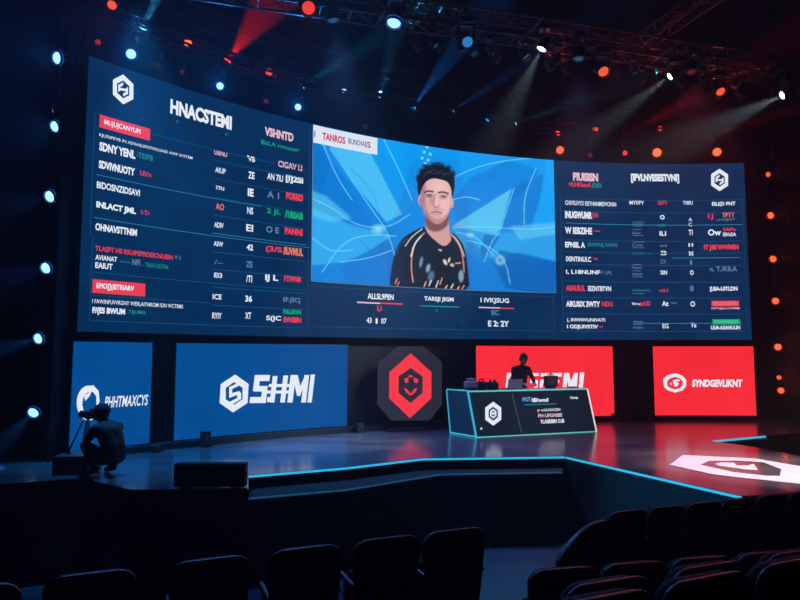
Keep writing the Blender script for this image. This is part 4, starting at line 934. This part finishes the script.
smallspk(611.5, 414.3, .18, .2, 'tiny black loudspeaker at the right foot of panel behind desk')
smallspk(645.5, 415, .14, .26, 'narrow black loudspeaker at the left foot of the rightmost red panel')

# floor crest ------------------------------------------------------------
FL = Plane((0, 10, ST), (1, 0, 0), (0, 1, 0)); FL.n = Vector((0, 0, 1)); FL.uy = Vector((0, 1, 0)); FL.ux = Vector((1, 0, 0))
def z6(x, y): return (660+x/5.714, 420+y/5.714)
fcx = thing('floor_decal', 'large white hexagon crest with a dark swirl lying on stage floor at right', 'floor decal', onz(745, 468, ST))
VIN = mat('white_vinyl', (.78, .80, .84), .3)
out = [z6(55, 258), z6(130, 202), z6(545, 222), (815, 469), (850, 480), (832, 487.5), z6(400, 325), z6(300, 312)]
inn_ = [z6(232, 258), z6(280, 236), z6(440, 234), z6(590, 244), z6(694, 284), z6(684, 322), z6(600, 320), z6(420, 300)]
a = Art(FL, .006)
a.ring(out, inn_)
a.poly([z6(312, 252), z6(350, 244), z6(420, 246), z6(440, 262), z6(500, 262), z6(535, 252), z6(562, 290), z6(480, 284), z6(400, 272), z6(340, 264)])
a.done('white_field', VIN, fcx, fcx)

# ------------------------------------------------------------------ auditorium seats
FAB = mat('seat_fabric', (.022, .024, .03), .8, noise=.3, nscale=30, bump=.3); SHELL = mat('seat_shell', (.035, .037, .045), .38, noise=.2, nscale=8)
def seat_proto():
    t = thing('auditorium_seat', 'x', 'seat')
    # faces +Y; top of the back at z=.90
    w_, th = .43, .07
    def slab(y0, y1, inset, zt, zb, lean, mname, m, bev):
        pts = []; r = .09
        for a_ in np.linspace(0, math.pi/2, 6): pts.append((w_/2-inset-r+r*math.cos(a_), zt-r+r*math.sin(a_)))
        for a_ in np.linspace(math.pi/2, math.pi, 6): pts.append((-w_/2+inset+r+r*math.cos(a_), zt-r+r*math.sin(a_)))
        pts += [(-w_/2+inset+.03, zb), (w_/2-inset-.03, zb)]
        mb = MB(); n_ = len(pts); P = []
        for y in (y0, y1):
            for x, z in pts: P.append((x, y-lean*(z-zb)+.10*(x/w_*2)**2*.25, z))
        mb.add(P, [tuple(range(n_)), tuple(range(2*n_-1, n_-1, -1))]+[(i, (i+1) % n_, n_+(i+1) % n_, n_+i) for i in range(n_)])
        return mb.build(mname, m, t, bevel=bev, seg=3)
    slab(-.035, .0, 0, .90, .30, .12, 'back_shell', SHELL, .014)
    slab(.002, .062, .02, .885, .40, .12, 'back_cushion', FAB, .022)
    MB().box((0, .12, .46), (.355, .09, .40), Matrix.Rotation(-.12, 3, 'X')).build('folded_seat', FAB, t, bevel=.03, seg=3)
    for sx_ in (-1, 1):
        MB().box((sx_*.198, .10, .61), (.03, .30, .035)).build('armrest', SHELL, t, bevel=.012)
        MB().box((sx_*.198, .10, .30), (.026, .10, .60)).build('leg', LAMPB, t, bevel=.006)
    return t
sproto = seat_proto(); used = [False]
def seat_row(p0, p1, n, i0, i1, top, labels, group, riser=None):
    a = onz(*p0, top); b_ = onz(*p1, top); d = (b_-a)/(n-1); rz = math.atan2(d.y, d.x); k = 0; nn_ = Vector((-d.y, d.x, 0)).normalized()
    for i in range(i0, i1):
        s = sproto if not used[0] else copy_tree(sproto); used[0] = True
        p = a+d*i+nn_*.07+(d.normalized()*{1: .07, 2: .08, 3: .06}.get(i, 0) if group.startswith('left') else d*0); s.location = (p.x, p.y, top-.90); s.rotation_euler = (0, 0, rz); s['label'] = labels[k]; s['group'] = group; k += 1
        if group.startswith('left'): s.scale.x = 1.06
    dn = d.normalized(); nn = Vector((-dn.y, dn.x, 0))
    return a, d, dn, nn
def riser(a, d, dn, nn, e0, e1, f0, f1, z):
    P = [a+d*e0+nn*f0, a+d*e1+nn*f0, a+d*e1+nn*f1, a+d*e0+nn*f1]
    struct(MB().prism([(p.x, p.y) for p in P], 0, z).build('seating_riser', CARP2))
CARP2 = mat('riser_carpet', (.012, .013, .016), .85, noise=.3, nscale=8)
g = seat_row((91, 572), (456, 529), 5, -1, 5, CZ-1.15, ['black auditorium seat at the lower left corner, only its top edge showing', 'black seat second from left in the lower left row', 'black seat third from left in the lower left row',
    'black seat third from the aisle in the left row, below the stage step', 'black seat beside the aisle seat of the left row', 'black aisle seat ending the left row, right of the others'], 'left row of seats')
riser(*g, -2.3, 4.48, -.9, .62, CZ-1.15-.90)
g = seat_row((628, 510.5), (773, 494.5), 5, 0, 7, CZ-1.45, ['black seat at left of the far right row, near the aisle end panel', 'black seat second from left in the far right row', 'black seat in the middle of far right row', 'black seat of the far right row just left of stage corner',
    'black seat of the far right row at the right picture edge', 'black seat beyond the far right row, nearly out of frame', 'black outermost seat of the far right row'], 'far right row of seats')
riser(*g, -1.8, 7.5, -.75, .33, CZ-1.45-.90)
ra, rdv, rdn, rnn = g
ep = thing('seat_end_panel', 'rounded black end panel closing the far right seat row at the aisle', 'end panel', ra+rdv*-1.12+Vector((0, 0, -.90)), math.atan2(rdv.y, rdv.x))
pts = [(-.27, 0), (.27, 0), (.27, .84)]+[(.27-.54*(k/10), .84-.30*(k/10)**2.2) for k in range(1, 11)]
mb = MB(); n_ = len(pts); mb.add([(x, y, z) for y in (-.03, .03) for x, z in pts], [tuple(range(n_)), tuple(range(2*n_-1, n_-1, -1))]+[(i, (i+1) % n_, n_+(i+1) % n_, n_+i) for i in range(n_)])
mb.build('panel', SHELL, ep, bevel=.012)
MB().box((0, 0, .0), (.5, .12, .03)).build('foot', LAMPB, ep)
g = seat_row((565, 567.5), (636, 562), 2, 0, 4, CZ-1.27, ['black seat with rounded top ending the middle right row at the aisle', 'black seat second from the aisle in the middle right row', 'black seat third from the aisle in the middle right row', 'black seat fourth from the aisle in the middle right row'], 'middle right row of seats')
riser(*g, -.55, 8, -.70, .33, CZ-1.27-.90)
g = seat_row((610, 579), (711, 563.5), 2, 0, 4, CZ-.98, ['large black seat of the near right row closest to the aisle', 'large black seat second from the aisle in the near right row', 'large black seat at the right picture edge in the near right row', 'black seat of the near right row beyond the frame'], 'near right row of seats')
riser(*g, -.6, 6, -.30, .33, CZ-.98-.90)
g = seat_row((606, 594), (709, 575), 2, -1, 3, CZ-.86, ['nearest black seat at the bottom edge beside the aisle', 'black seat in the nearest right row, its curved top at the bottom', 'second visible black seat in nearest right row, dull brown rim', 'black seat in the lower right corner, nearest row'], 'nearest right row of seats')
riser(*g, -1.55, 5, -.9, .27, CZ-.86-.90)

# ------------------------------------------------------------------ trusses
def truss(pts, s, label, name='lighting_truss', group=None, tri=False, r=.024, step=.5, m=None):
    m = m or TRUSS
    pts = [Vector(p) for p in pts]
    t = thing(name, label, 'truss', pts[0], 0, group)
    offs = []
    L_ = [0]
    for a_, b_ in zip(pts, pts[1:]): L_.append(L_[-1]+(b_-a_).length)
    def frame(i):
        d = (pts[min(i+1, len(pts)-1)]-pts[max(i-1, 0)]).normalized(); side_ = d.cross(up)
        side_ = side_.normalized() if side_.length > .1 else Vector((1, 0, 0)); u2 = side_.cross(d).normalized(); return side_, u2
    def at_(l, cx_, cz_):
        for i in range(len(pts)-1):
            if l <= L_[i+1]+1e-6 or i == len(pts)-2:
                k = (l-L_[i])/(L_[i+1]-L_[i]); s0, u0 = frame(i); s1, u1 = frame(i+1)
                return pts[i].lerp(pts[i+1], k)+(s0.lerp(s1, k)*cx_+u0.lerp(u1, k)*cz_)
    cor = [(-s/2, -s/2), (s/2, -s/2), (s/2, s/2), (-s/2, s/2)]
    for c in cor:
        mb = MB(); n_ = len(pts)
        for i in range(n_-1): mb.tube(at_(L_[i], *c), at_(L_[i+1], *c), r, 6)
        toloc(mb.build('chord', m, t), t)
    mb = MB(); k = max(1, round(L_[-1]/step)); st = L_[-1]/k
    for i in range(k+1):
        l = i*st
        for j in range(4): mb.tube(at_(l, *cor[j]), at_(l, *cor[(j+1) % 4]), r*.5, 5, cap=False)
        if i < k:
            for j in range(4):
                a_, b_ = (cor[j], cor[(j+1) % 4]) if i % 2 else (cor[(j+1) % 4], cor[j])
                mb.tube(at_(l, *a_), at_(l+st, *b_), r*.5, 5, cap=False)
    toloc(mb.build('bracing', m, t), t)
    return t
UC = Cyl(-.75); UB = Cyl(-.38)
# ------------------------------------------------------------------ lamps
COLS = dict(blue=((.01, .22, 1.0), (150, 212, 255)), cyan=((.03, .5, .95), (110, 215, 240)), red=((1, .015, .015), (240, 58, 40)), orange=((1, .07, .02), (255, 92, 48)), white=((.72, .88, 1), (245, 250, 255)),
            deep=((.01, .30, .95), (40, 130, 205)), dimred=((1, .03, .02), (150, 30, 20)))
EM = {}
HALOB = mat('halo_blue', (.02, .04, .08), .3, emit=lin(8, 92, 190), estr=.75); HALOR = mat('halo_red', (.08, .02, .01), .3, emit=lin(190, 34, 14), estr=.6)  # halo of the bright lamps, put into glowing rings
def lens_mat(c, k):
    if c == 'blue': k = min(k, 1.7)
    key = f'lens_{c}_{k}'
    return mat(key, (.05, .05, .05), .2, emit=lin(*COLS[c][1]), estr=k)
def lamp(pos, aim, c, k, label, group, r=.09, hang=1, beam=None, to=None):
    """moving head: clamp, yoke, head and glowing lens; aim = direction of the light; beam = (energy, angle, blend)"""
    pos = Vector(pos); aim = Vector(aim).normalized()
    t = thing('stage_light', label, 'stage light', pos, 0, group)
    q_ = aim.to_track_quat('Z', 'Y').to_matrix()
    s = r/.09
    MB().lathe([(0, -.24*s), (.06*s, -.24*s), (.10*s, -.18*s), (.105*s, -.02*s), (.115*s, .0), (.115*s, .03*s), (.1*s, .03*s), (.098*s, .012*s)], (0, 0, 0), q_, 18).build('head', LAMPB, t, smooth=False)
    MB().lathe([(0, r*.55), (r*.45, r*.47), (r*.75, r*.30), (r*.92, r*.12), (r*.95, -.01)], (0, 0, 0), q_, 18).build('lens', lens_mat(c, k), t, smooth=True)
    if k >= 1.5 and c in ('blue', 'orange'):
        MB().lathe([(r*.95, -.01), (r*1.08, r*.08), (r*1.28, r*.02), (r*1.30, -.02), (r*.95, -.02)], (0, 0, 0), q_, 20).build('halo_ring', HALOB if c == 'blue' else HALOR, t, smooth=True)  # glowing ring stands in for the halo round the lens
    ctr = q_ @ Vector((0, 0, -.11*s)); hz = Vector((0, 0, hang)); sdv = aim.cross(hz); sdv = sdv.normalized() if sdv.length > .1 else Vector((1, 0, 0))
    mb = MB(); tp_ = ctr+hz*.24*s
    for sg in (-1, 1): mb.tube(ctr+sdv*sg*.13*s, tp_+sdv*sg*.13*s, .016*s, 6); mb.tube(ctr+sdv*sg*.10*s, ctr+sdv*sg*.14*s, .03*s, 8)
    mb.tube(tp_-sdv*.14*s, tp_+sdv*.14*s, .018*s, 6); mb.build('yoke', LAMPB, t)
    MB().box(tp_+hz*.06*s, (.20*s, .20*s, .10*s)).build('base', LAMPB, t, bevel=.01)
    if to is not None:
        mt = MB(); q0_ = tp_+hz*.10*s
        for v_ in to(pos+q0_): v_ = Vector(v_)-pos; mt.tube(q0_, v_, .02, 6); q0_ = v_
        mt.build('hanging_tube', LAMPB, t)
    if beam:
        e, an, bl = beam
        sp = spot('beam', pos+aim*r*.75, pos+aim, e*BEAM, COLS[c][0], an, bl, .03, t)
    return t, pos+tp_+hz*.11*s
def dirpx(pos, px, py, dy):              # direction towards the point seen at px,py that is dy metres deeper
    return ony(px, py, pos.y+dy)-pos

BK = 'lamps above the LED wall'
def rad_in(q, z, k):                     # the nearer chord of the curved truss over a lamp
    d = Vector((SX-q.x, SY-q.y, 0)).normalized(); return (q.x+d.x*k, q.y+d.y*k, z)
# lower row just above the LED wall
low = [(131, 54, 'blue', 2.5, .085, 'bright blue lamp first above the left end of the LED wall'), (157, 66, 'dimred', .05, .06, 'unlit lamp above the LED wall, right of its first blue lamp'), (182, 72, 'dimred', .4, .04, 'unlit lamp with a faint red glint above the left table heading'),  # unlit ones: faint lens emission paints a glint
       (220, 86, 'blue', 1.8, .07, 'blue lamp above the LED wall heading, second lit one from left'), (298, 107, 'blue', 1.8, .07, 'blue lamp right over the join of left table and video picture'),
       (560, 150, 'orange', 1.8, .095, 'bright red-orange lamp over join of video picture and right table'), (590, 155, 'dimred', .4, .06, 'dim red lamp between the lit red ones over the right table'), (625, 153, 'red', 1.2, .065, 'small red lamp over right table, left of two brightest'),
       (657, 152.5, 'orange', 2.2, .11, 'brightest red-orange lamp above the right table heading'), (717, 152, 'orange', 2.0, .105, 'bright red-orange lamp nearest the right end of LED wall'), (266, 101, 'dimred', .4, .05, 'dim lamp with red glints left of join above LED wall'),
       (365, 126, 'dimred', .1, .05, 'unlit lamp above the picture label on the video')]
hang_pts = []
for x, y, c, k, r, lab_ in low:
    u_, z_ = UB.inv(x, y); p = UB.fwd(u_, z_)
    e = {'blue': 45, 'orange': 30, 'red': 12}.get(c)
    t, hp = lamp(p, Vector((0, 0, CZ-1))-p+Vector((-1.5, 0, 3)), c, k, lab_, BK, r, 1, (e*(.4 if c == 'blue' else .12), 130, 1) if e else None, lambda q: [(q.x, q.y, CZ+5.75), rad_in(q, CZ+5.75, .12)])
upper = [(143, 29, 'cyan', 1.1, .08, (160, -10), 34, 20, 'cyan lamp throwing a beam upward near the top left'), (188, 43, 'orange', 2.2, .075, None, 0, 0, 'orange lamp between cyan beam and red beam'), (98, 42, 'dimred', 1.0, .05, None, 0, 0, 'dim red lamp above the left top corner of the LED wall'),
         (227, 62, 'red', 1.2, .08, (266, 8), 90, 36, 'red lamp sending the widest red beam upward'), (269, 72, 'red', 1.2, .08, None, 0, 0, 'round red lamp right of the wide red beam'), (302, 86.5, 'cyan', 1.6, .06, (360, 50), 22, 14, 'small cyan lamp with faint beam rising to the right'),
         (344, 90.5, 'blue', 1.3, .055, None, 0, 0, 'small blue lamp between faint cyan beam and strong blue beam'), (379, 99, 'cyan', 1.2, .07, (396, 30), 80, 18, 'lamp at the foot of the strong upright blue beam'), (412.5, 108, 'blue', 2, .08, (448, 60), 45, 20, 'blue-white lamp right of the strong upright beam'),
         (452.5, 111, 'blue', 1.2, .05, (500, 80), 28, 10, 'small blue lamp with a thin beam rising right'), (487.5, 120, 'deep', 1.2, .06, None, 0, 0, 'dim blue lamp over the players head, above the wall'), (515, 124, 'cyan', 1.2, .05, (570, 104), 16, 12, 'small pale cyan lamp above the right part of the picture'),
         (557.5, 133.5, 'red', 1.2, .07, (572, 122), 8, 16, 'red lamp directly over the bright orange one at the join'), (596, 128.5, 'red', 1.2, .08, None, 0, 0, 'round red lamp in the upper row left of the right red beam'), (627, 136, 'red', 1.2, .065, (668, 112), 75, 16, 'red lamp at the foot of right-hand upward red beam'),
         (660, 128.5, 'red', 1.2, .07, None, 0, 0, 'round red lamp right of upward red beam'), (694.5, 140, 'red', 1.2, .065, (760, 120), 75, 8, 'red lamp sending a thin red beam to the right')]
for x, y, c, k, r, tg, e, an, lab_ in upper:
    u_, z_ = UC.inv(x, y); p = UC.fwd(u_, z_)
    if tg: aim = dirpx(p, tg[0], tg[1], -.45); e *= 12 if c in ('cyan', 'blue', 'deep') else 6
    else: aim = Vector((0, 0, CZ))-p
    if tg: k *= 1.8; r *= 1.35
    bc = 'deep' if (c in ('blue', 'cyan') and tg) else c
    t, hp = lamp(p, aim, c, k, lab_, BK, r, 1, (e, an, .35) if tg else (1.2 if c == 'blue' else .5, 120, 1), lambda q: [(q.x, q.y, CZ+6.59), rad_in(q, CZ+6.59, .15)])
# trusses behind the lamps, following the curve of the wall
def arc_truss(surf, u0, u1, zf, n_, s, label):
    return truss([surf.fwd(u0+(u1-u0)*i/n_, zf(i/n_)) for i in range(n_+1)], s, label, step=.6, m=TRUSSB)
ulo0, ulo1 = UB.inv(100, 50)[0], UB.inv(735, 150)[0]
arc_truss(Cyl(-.38), ulo0, ulo1, lambda k: CZ+5.87, 32, .24, 'curved lighting truss right behind the top of LED wall')
zs = [UC.inv(x, y)[1]-CZ for x, y, *_ in upper]
arc_truss(Cyl(-.75), ulo0, ulo1, lambda k: CZ+6.74, 32, .3, 'higher curved lighting truss behind the upper row of lamps')

# overhead truss nearer to the audience, with its big lamps
ZB = CZ+5.6
over = [(112, 5, 'orange', .9, .075, None, 0, 0, 'orange lamp at top left edge of the picture'), (308.5, 8, 'red', 1.1, .11, None, 0, 0, 'large red oval lamp at the top, left of centre'), (394, 22.5, 'blue', 1.6, .12, (380, 95), 40, 18, 'large blue-white lamp hanging at the top centre'),
        (467.5, 42, 'deep', .9, .10, None, 0, 0, 'large flat blue lamp right of the blue-white one'), (542, 48, 'white', 14, .085, (478, 175), 110, 28, 'white lamp with a wide pale beam falling down left'), (603.5, 71.5, 'orange', 1.0, .105, None, 0, 0, 'large orange-red oval lamp between two white lamps'),
        (670.5, 76, 'white', 10, .075, (590, 135), 130, 24, 'white lamp beam pointing left, above right score table'), (720.5, 91.5, 'orange', 1.0, .095, None, 0, 0, 'large orange lamp between the two right white lamps'), (783, 95, 'white', 12, .085, (695, 136), 170, 28, 'white lamp near the right edge with beam to the left')]
OT0, OT1 = Vector((-6.2, 9.75, CZ+6.42)), Vector((11.2, 14.75, CZ+6.42)); dirT = (OT1-OT0).normalized()
def to_truss(q):
    c = OT0+dirT*(q-OT0).dot(dirT); z = OT0.z-.225
    return [(q.x, q.y, z), (c.x, c.y, z)]
for x, y, c, k, r, tg, e, an, lab_ in over:
    p = onz(x, y, ZB)
    if tg: aim = dirpx(p, tg[0], tg[1], .3 if c == 'white' else -.4)
    else: aim = Vector((.1, -.85, -1))
    lamp(p, aim, c, k, lab_, 'large lamps hanging from the overhead truss', r, 1, (e, an, .9) if tg else (1.2, 70, 1), to_truss)
truss([OT0.lerp(OT1, i/8) for i in range(9)], .42, 'straight overhead lighting truss crossing the top of the picture', r=.024, step=.55)
# truss that runs towards the audience, and a second cross truss further back
truss([Vector((5.6, 13.9, CZ+7.1)), Vector((6.2, 12.0, CZ+7.1)), Vector((7.4, 9.6, CZ+7.1))], .30, 'diagonal truss running from the overhead truss towards the audience', r=.024, step=.45)
S0, S1 = Vector((-.6, 12.6, CZ+7.15)), Vector((9.6, 15.8, CZ+7.05))
truss([S0, S0.lerp(S1, .55), S1], .36, 'second cross truss behind the overhead one at the top', r=.024, step=.5)
rd = random.Random(5); dS = (S1-S0).normalized()
ORD = ['first', 'second', 'third', 'fourth', 'fifth', 'sixth', 'seventh', 'eighth', 'ninth', 'tenth', 'eleventh', 'twelfth', 'thirteenth', 'fourteenth', 'fifteenth', 'sixteenth']
for i in range(16):
    q = S0.lerp(S1, .10+.86*i/15+rd.uniform(-.012, .012)); off = rd.uniform(-.12, .12)
    p = Vector((q.x-dS.y*off, q.y+dS.x*off, q.z-.62-rd.random()*.1))
    red = i > 8
    lamp(p, Vector((rd.uniform(-.9, .9), rd.uniform(-.2, .9), -1)), 'dimred' if red else 'deep', .5 if i % 4 == 1 else .06, f'unlit black stage lamp under the rear cross truss, {ORD[i]} from the left', 'dark lamps under the rear cross truss', .07+.025*rd.random(), 1,  # weak lens emission paints a glint on some of these unlit lamps
         None, lambda q_, p=p, q=q: [(q_.x, q_.y, q.z-.19)])
spots_k = [.395, .425, .46, .50, .535, .60, .64, .69, .735, .78, .84, .88]
for i, k in enumerate(spots_k):
    q = OT0.lerp(OT1, k); p = Vector((q.x, q.y, q.z-.50-rd.random()*.06))
    lamp(p, Vector((rd.uniform(-.9, .9), rd.uniform(-.1, .9), -1)), 'dimred' if i > 6 else 'deep', .35 if i % 3 == 0 else .05, f'small unlit black lamp under the overhead truss, {ORD[i]} from the left', 'dark lamps under the overhead truss', .055+.02*rd.random(), 1,  # glints on these unlit lenses are painted by faint emission
         None, lambda q_, q=q: [(q_.x, q_.y, q.z-.22)])

# side towers
LT = ony(62, 300, 10.9); RT = ony(779, 300, 16.6)
truss([Vector((LT.x, 10.9, 0)), Vector((LT.x, 10.9, CZ+6.4))], .30, 'vertical truss tower left of the LED wall', 'truss_tower', step=.4, m=TRUSSB)
truss([Vector((RT.x+.3, 16.9, 0)), Vector((RT.x+.3, 16.9, CZ+5.6))], .34, 'vertical truss tower right of the LED wall', 'truss_tower', step=.45, m=TRUSSB)
sideL = [(57.5, 58, 3, .10, 90, 'topmost'), (55, 126.5, 2.2, .09, 75, 'second from the top'), (50, 196.5, 2, .095, 70, 'third from the top'), (46, 268, 2, .09, 70, 'third from the bottom'), (38.5, 338.5, 1.8, .085, 85, 'second from bottom'), (33.5, 412.5, 1.8, .085, 85, 'lowest')]
for i, (x, y, k, r, e, w_) in enumerate(sideL):
    p = ony(x, y, 10.55)
    tg = [(0, 50), (0, 132), (0, 207), (0, 280), (-10, 352), (0, 445)][i]
    lamp(p, dirpx(p, tg[0], tg[1], -.9), 'blue', k, f'bright blue lamp on the left tower, {w_} of the lit ones', 'blue lamps on the left tower', r, 1, (e*[.07, .08, .13, .15, .45, .45][i], [150, 110, 50, 50, 30, 28][i], 1), lambda q: [(LT.x-.05, 10.72, q.z+.02)])
p = ony(54, 110, 10.7); lamp(p, Vector((-1, -.6, -.2)), 'deep', .9, 'dim lamp on left tower between the two topmost lit ones', 'blue lamps on the left tower', .06, 1, None, lambda q: [(LT.x-.05, 10.72, q.z+.02)])
sideR = [(768, 174.5, 1.2, .08), (770.5, 215.5, 1.8, .10), (773, 259, 1.8, .10), (775.5, 301, 1.8, .10), (778, 347, 1.8, .10), (779, 377.5, 1.2, .07), (781, 390.5, 1.6, .09)]
nmR = ['topmost', 'second from the top', 'third from the top', 'middle', 'third from the bottom', 'second from bottom', 'lowest']
for i, (x, y, k, r) in enumerate(sideR):
    r *= .85
    p = ony(x, y, 16.4)
    lamp(p, dirpx(p, 800, y-6, -1.2), 'orange', k, f'red-orange lamp on the right tower, {nmR[i]} of seven', 'red lamps on the right tower', r, 1, (7, 50, 1), lambda q: [(RT.x+.2, 16.72, q.z+.02)])

# wash lamps added to tint floor, stage front and desk; front truss is unseen
truss([Vector((-8, 4.5, CZ+6.6)), Vector((10, 4.5, CZ+6.6))], .4, 'front wash truss above the seats, over the top of the view', step=.6)
def wash(pos, tgt, e, col, size, lab_, grp, fix=True):  # added lamp with a spot light, placed for its effect on the stage
    pos = Vector(pos); aim = (Vector(tgt)-pos).normalized()
    t, hp = lamp(pos, aim, 'deep' if col[0] < .5 else 'dimred', .3, lab_, grp, .10, 1, None, (lambda q: [(q.x, q.y, CZ+6.40)]) if pos.y < 6 else to_truss)
    spot('added_wash_light', pos+aim*.1, tgt, e*WASH, col, size, .8, .15, t)
FG = 'added wash lamps on the front truss'; OG = 'added wash lamps on the overhead truss'
wash((-1.5, 4.5, CZ+6.1), (1.5, 7.6, 0), 5000, (.005, .30, .62), 20, 'added front wash lamp lighting the aisle', FG)
wash((-3.4, 4.5, CZ+6.1), (3.5, 8.6, .6), 3600, (.003, .30, .62), 16, 'added front wash lamp lighting the slanted stage front', FG)
wash((-4.4, 10.1, CZ+5.95), (-3.4, 11.0, ST), 3600, (.02, .33, 1), 52, 'added blue wash lamp over the left stage, above the picture', OG)
wash((-1.2, 11.0, CZ+6.0), (-.2, 11.6, ST), 2200, (.12, .30, 1), 48, 'added blue wash lamp over the middle of the stage', OG)
wash((3.6, 12.4, CZ+5.95), (3.0, 11.8, ST), 1100, (.42, .34, .9), 44, 'added small blue wash lamp on the overhead truss between first white and orange-red lamps', OG)
wash((9.4, 4.5, CZ+6.1), (5.4, 9.3, ST), 9500, (1, .80, .86), 20, 'added pale front wash lamp at the right end of the front truss', FG)
wash((6.2, 13.12, CZ+6.0), (5.6, 11.6, ST), 750, (1, .16, .26), 66, 'added small red wash lamp on the overhead truss just right of middle white lamp', OG)
wash((2.8, 4.5, CZ+6.1), (2.9, 13.0, ST+1.0), 1600, (.9, .8, 1), 11, 'added narrow pale front wash lamp aimed at the desk', FG)
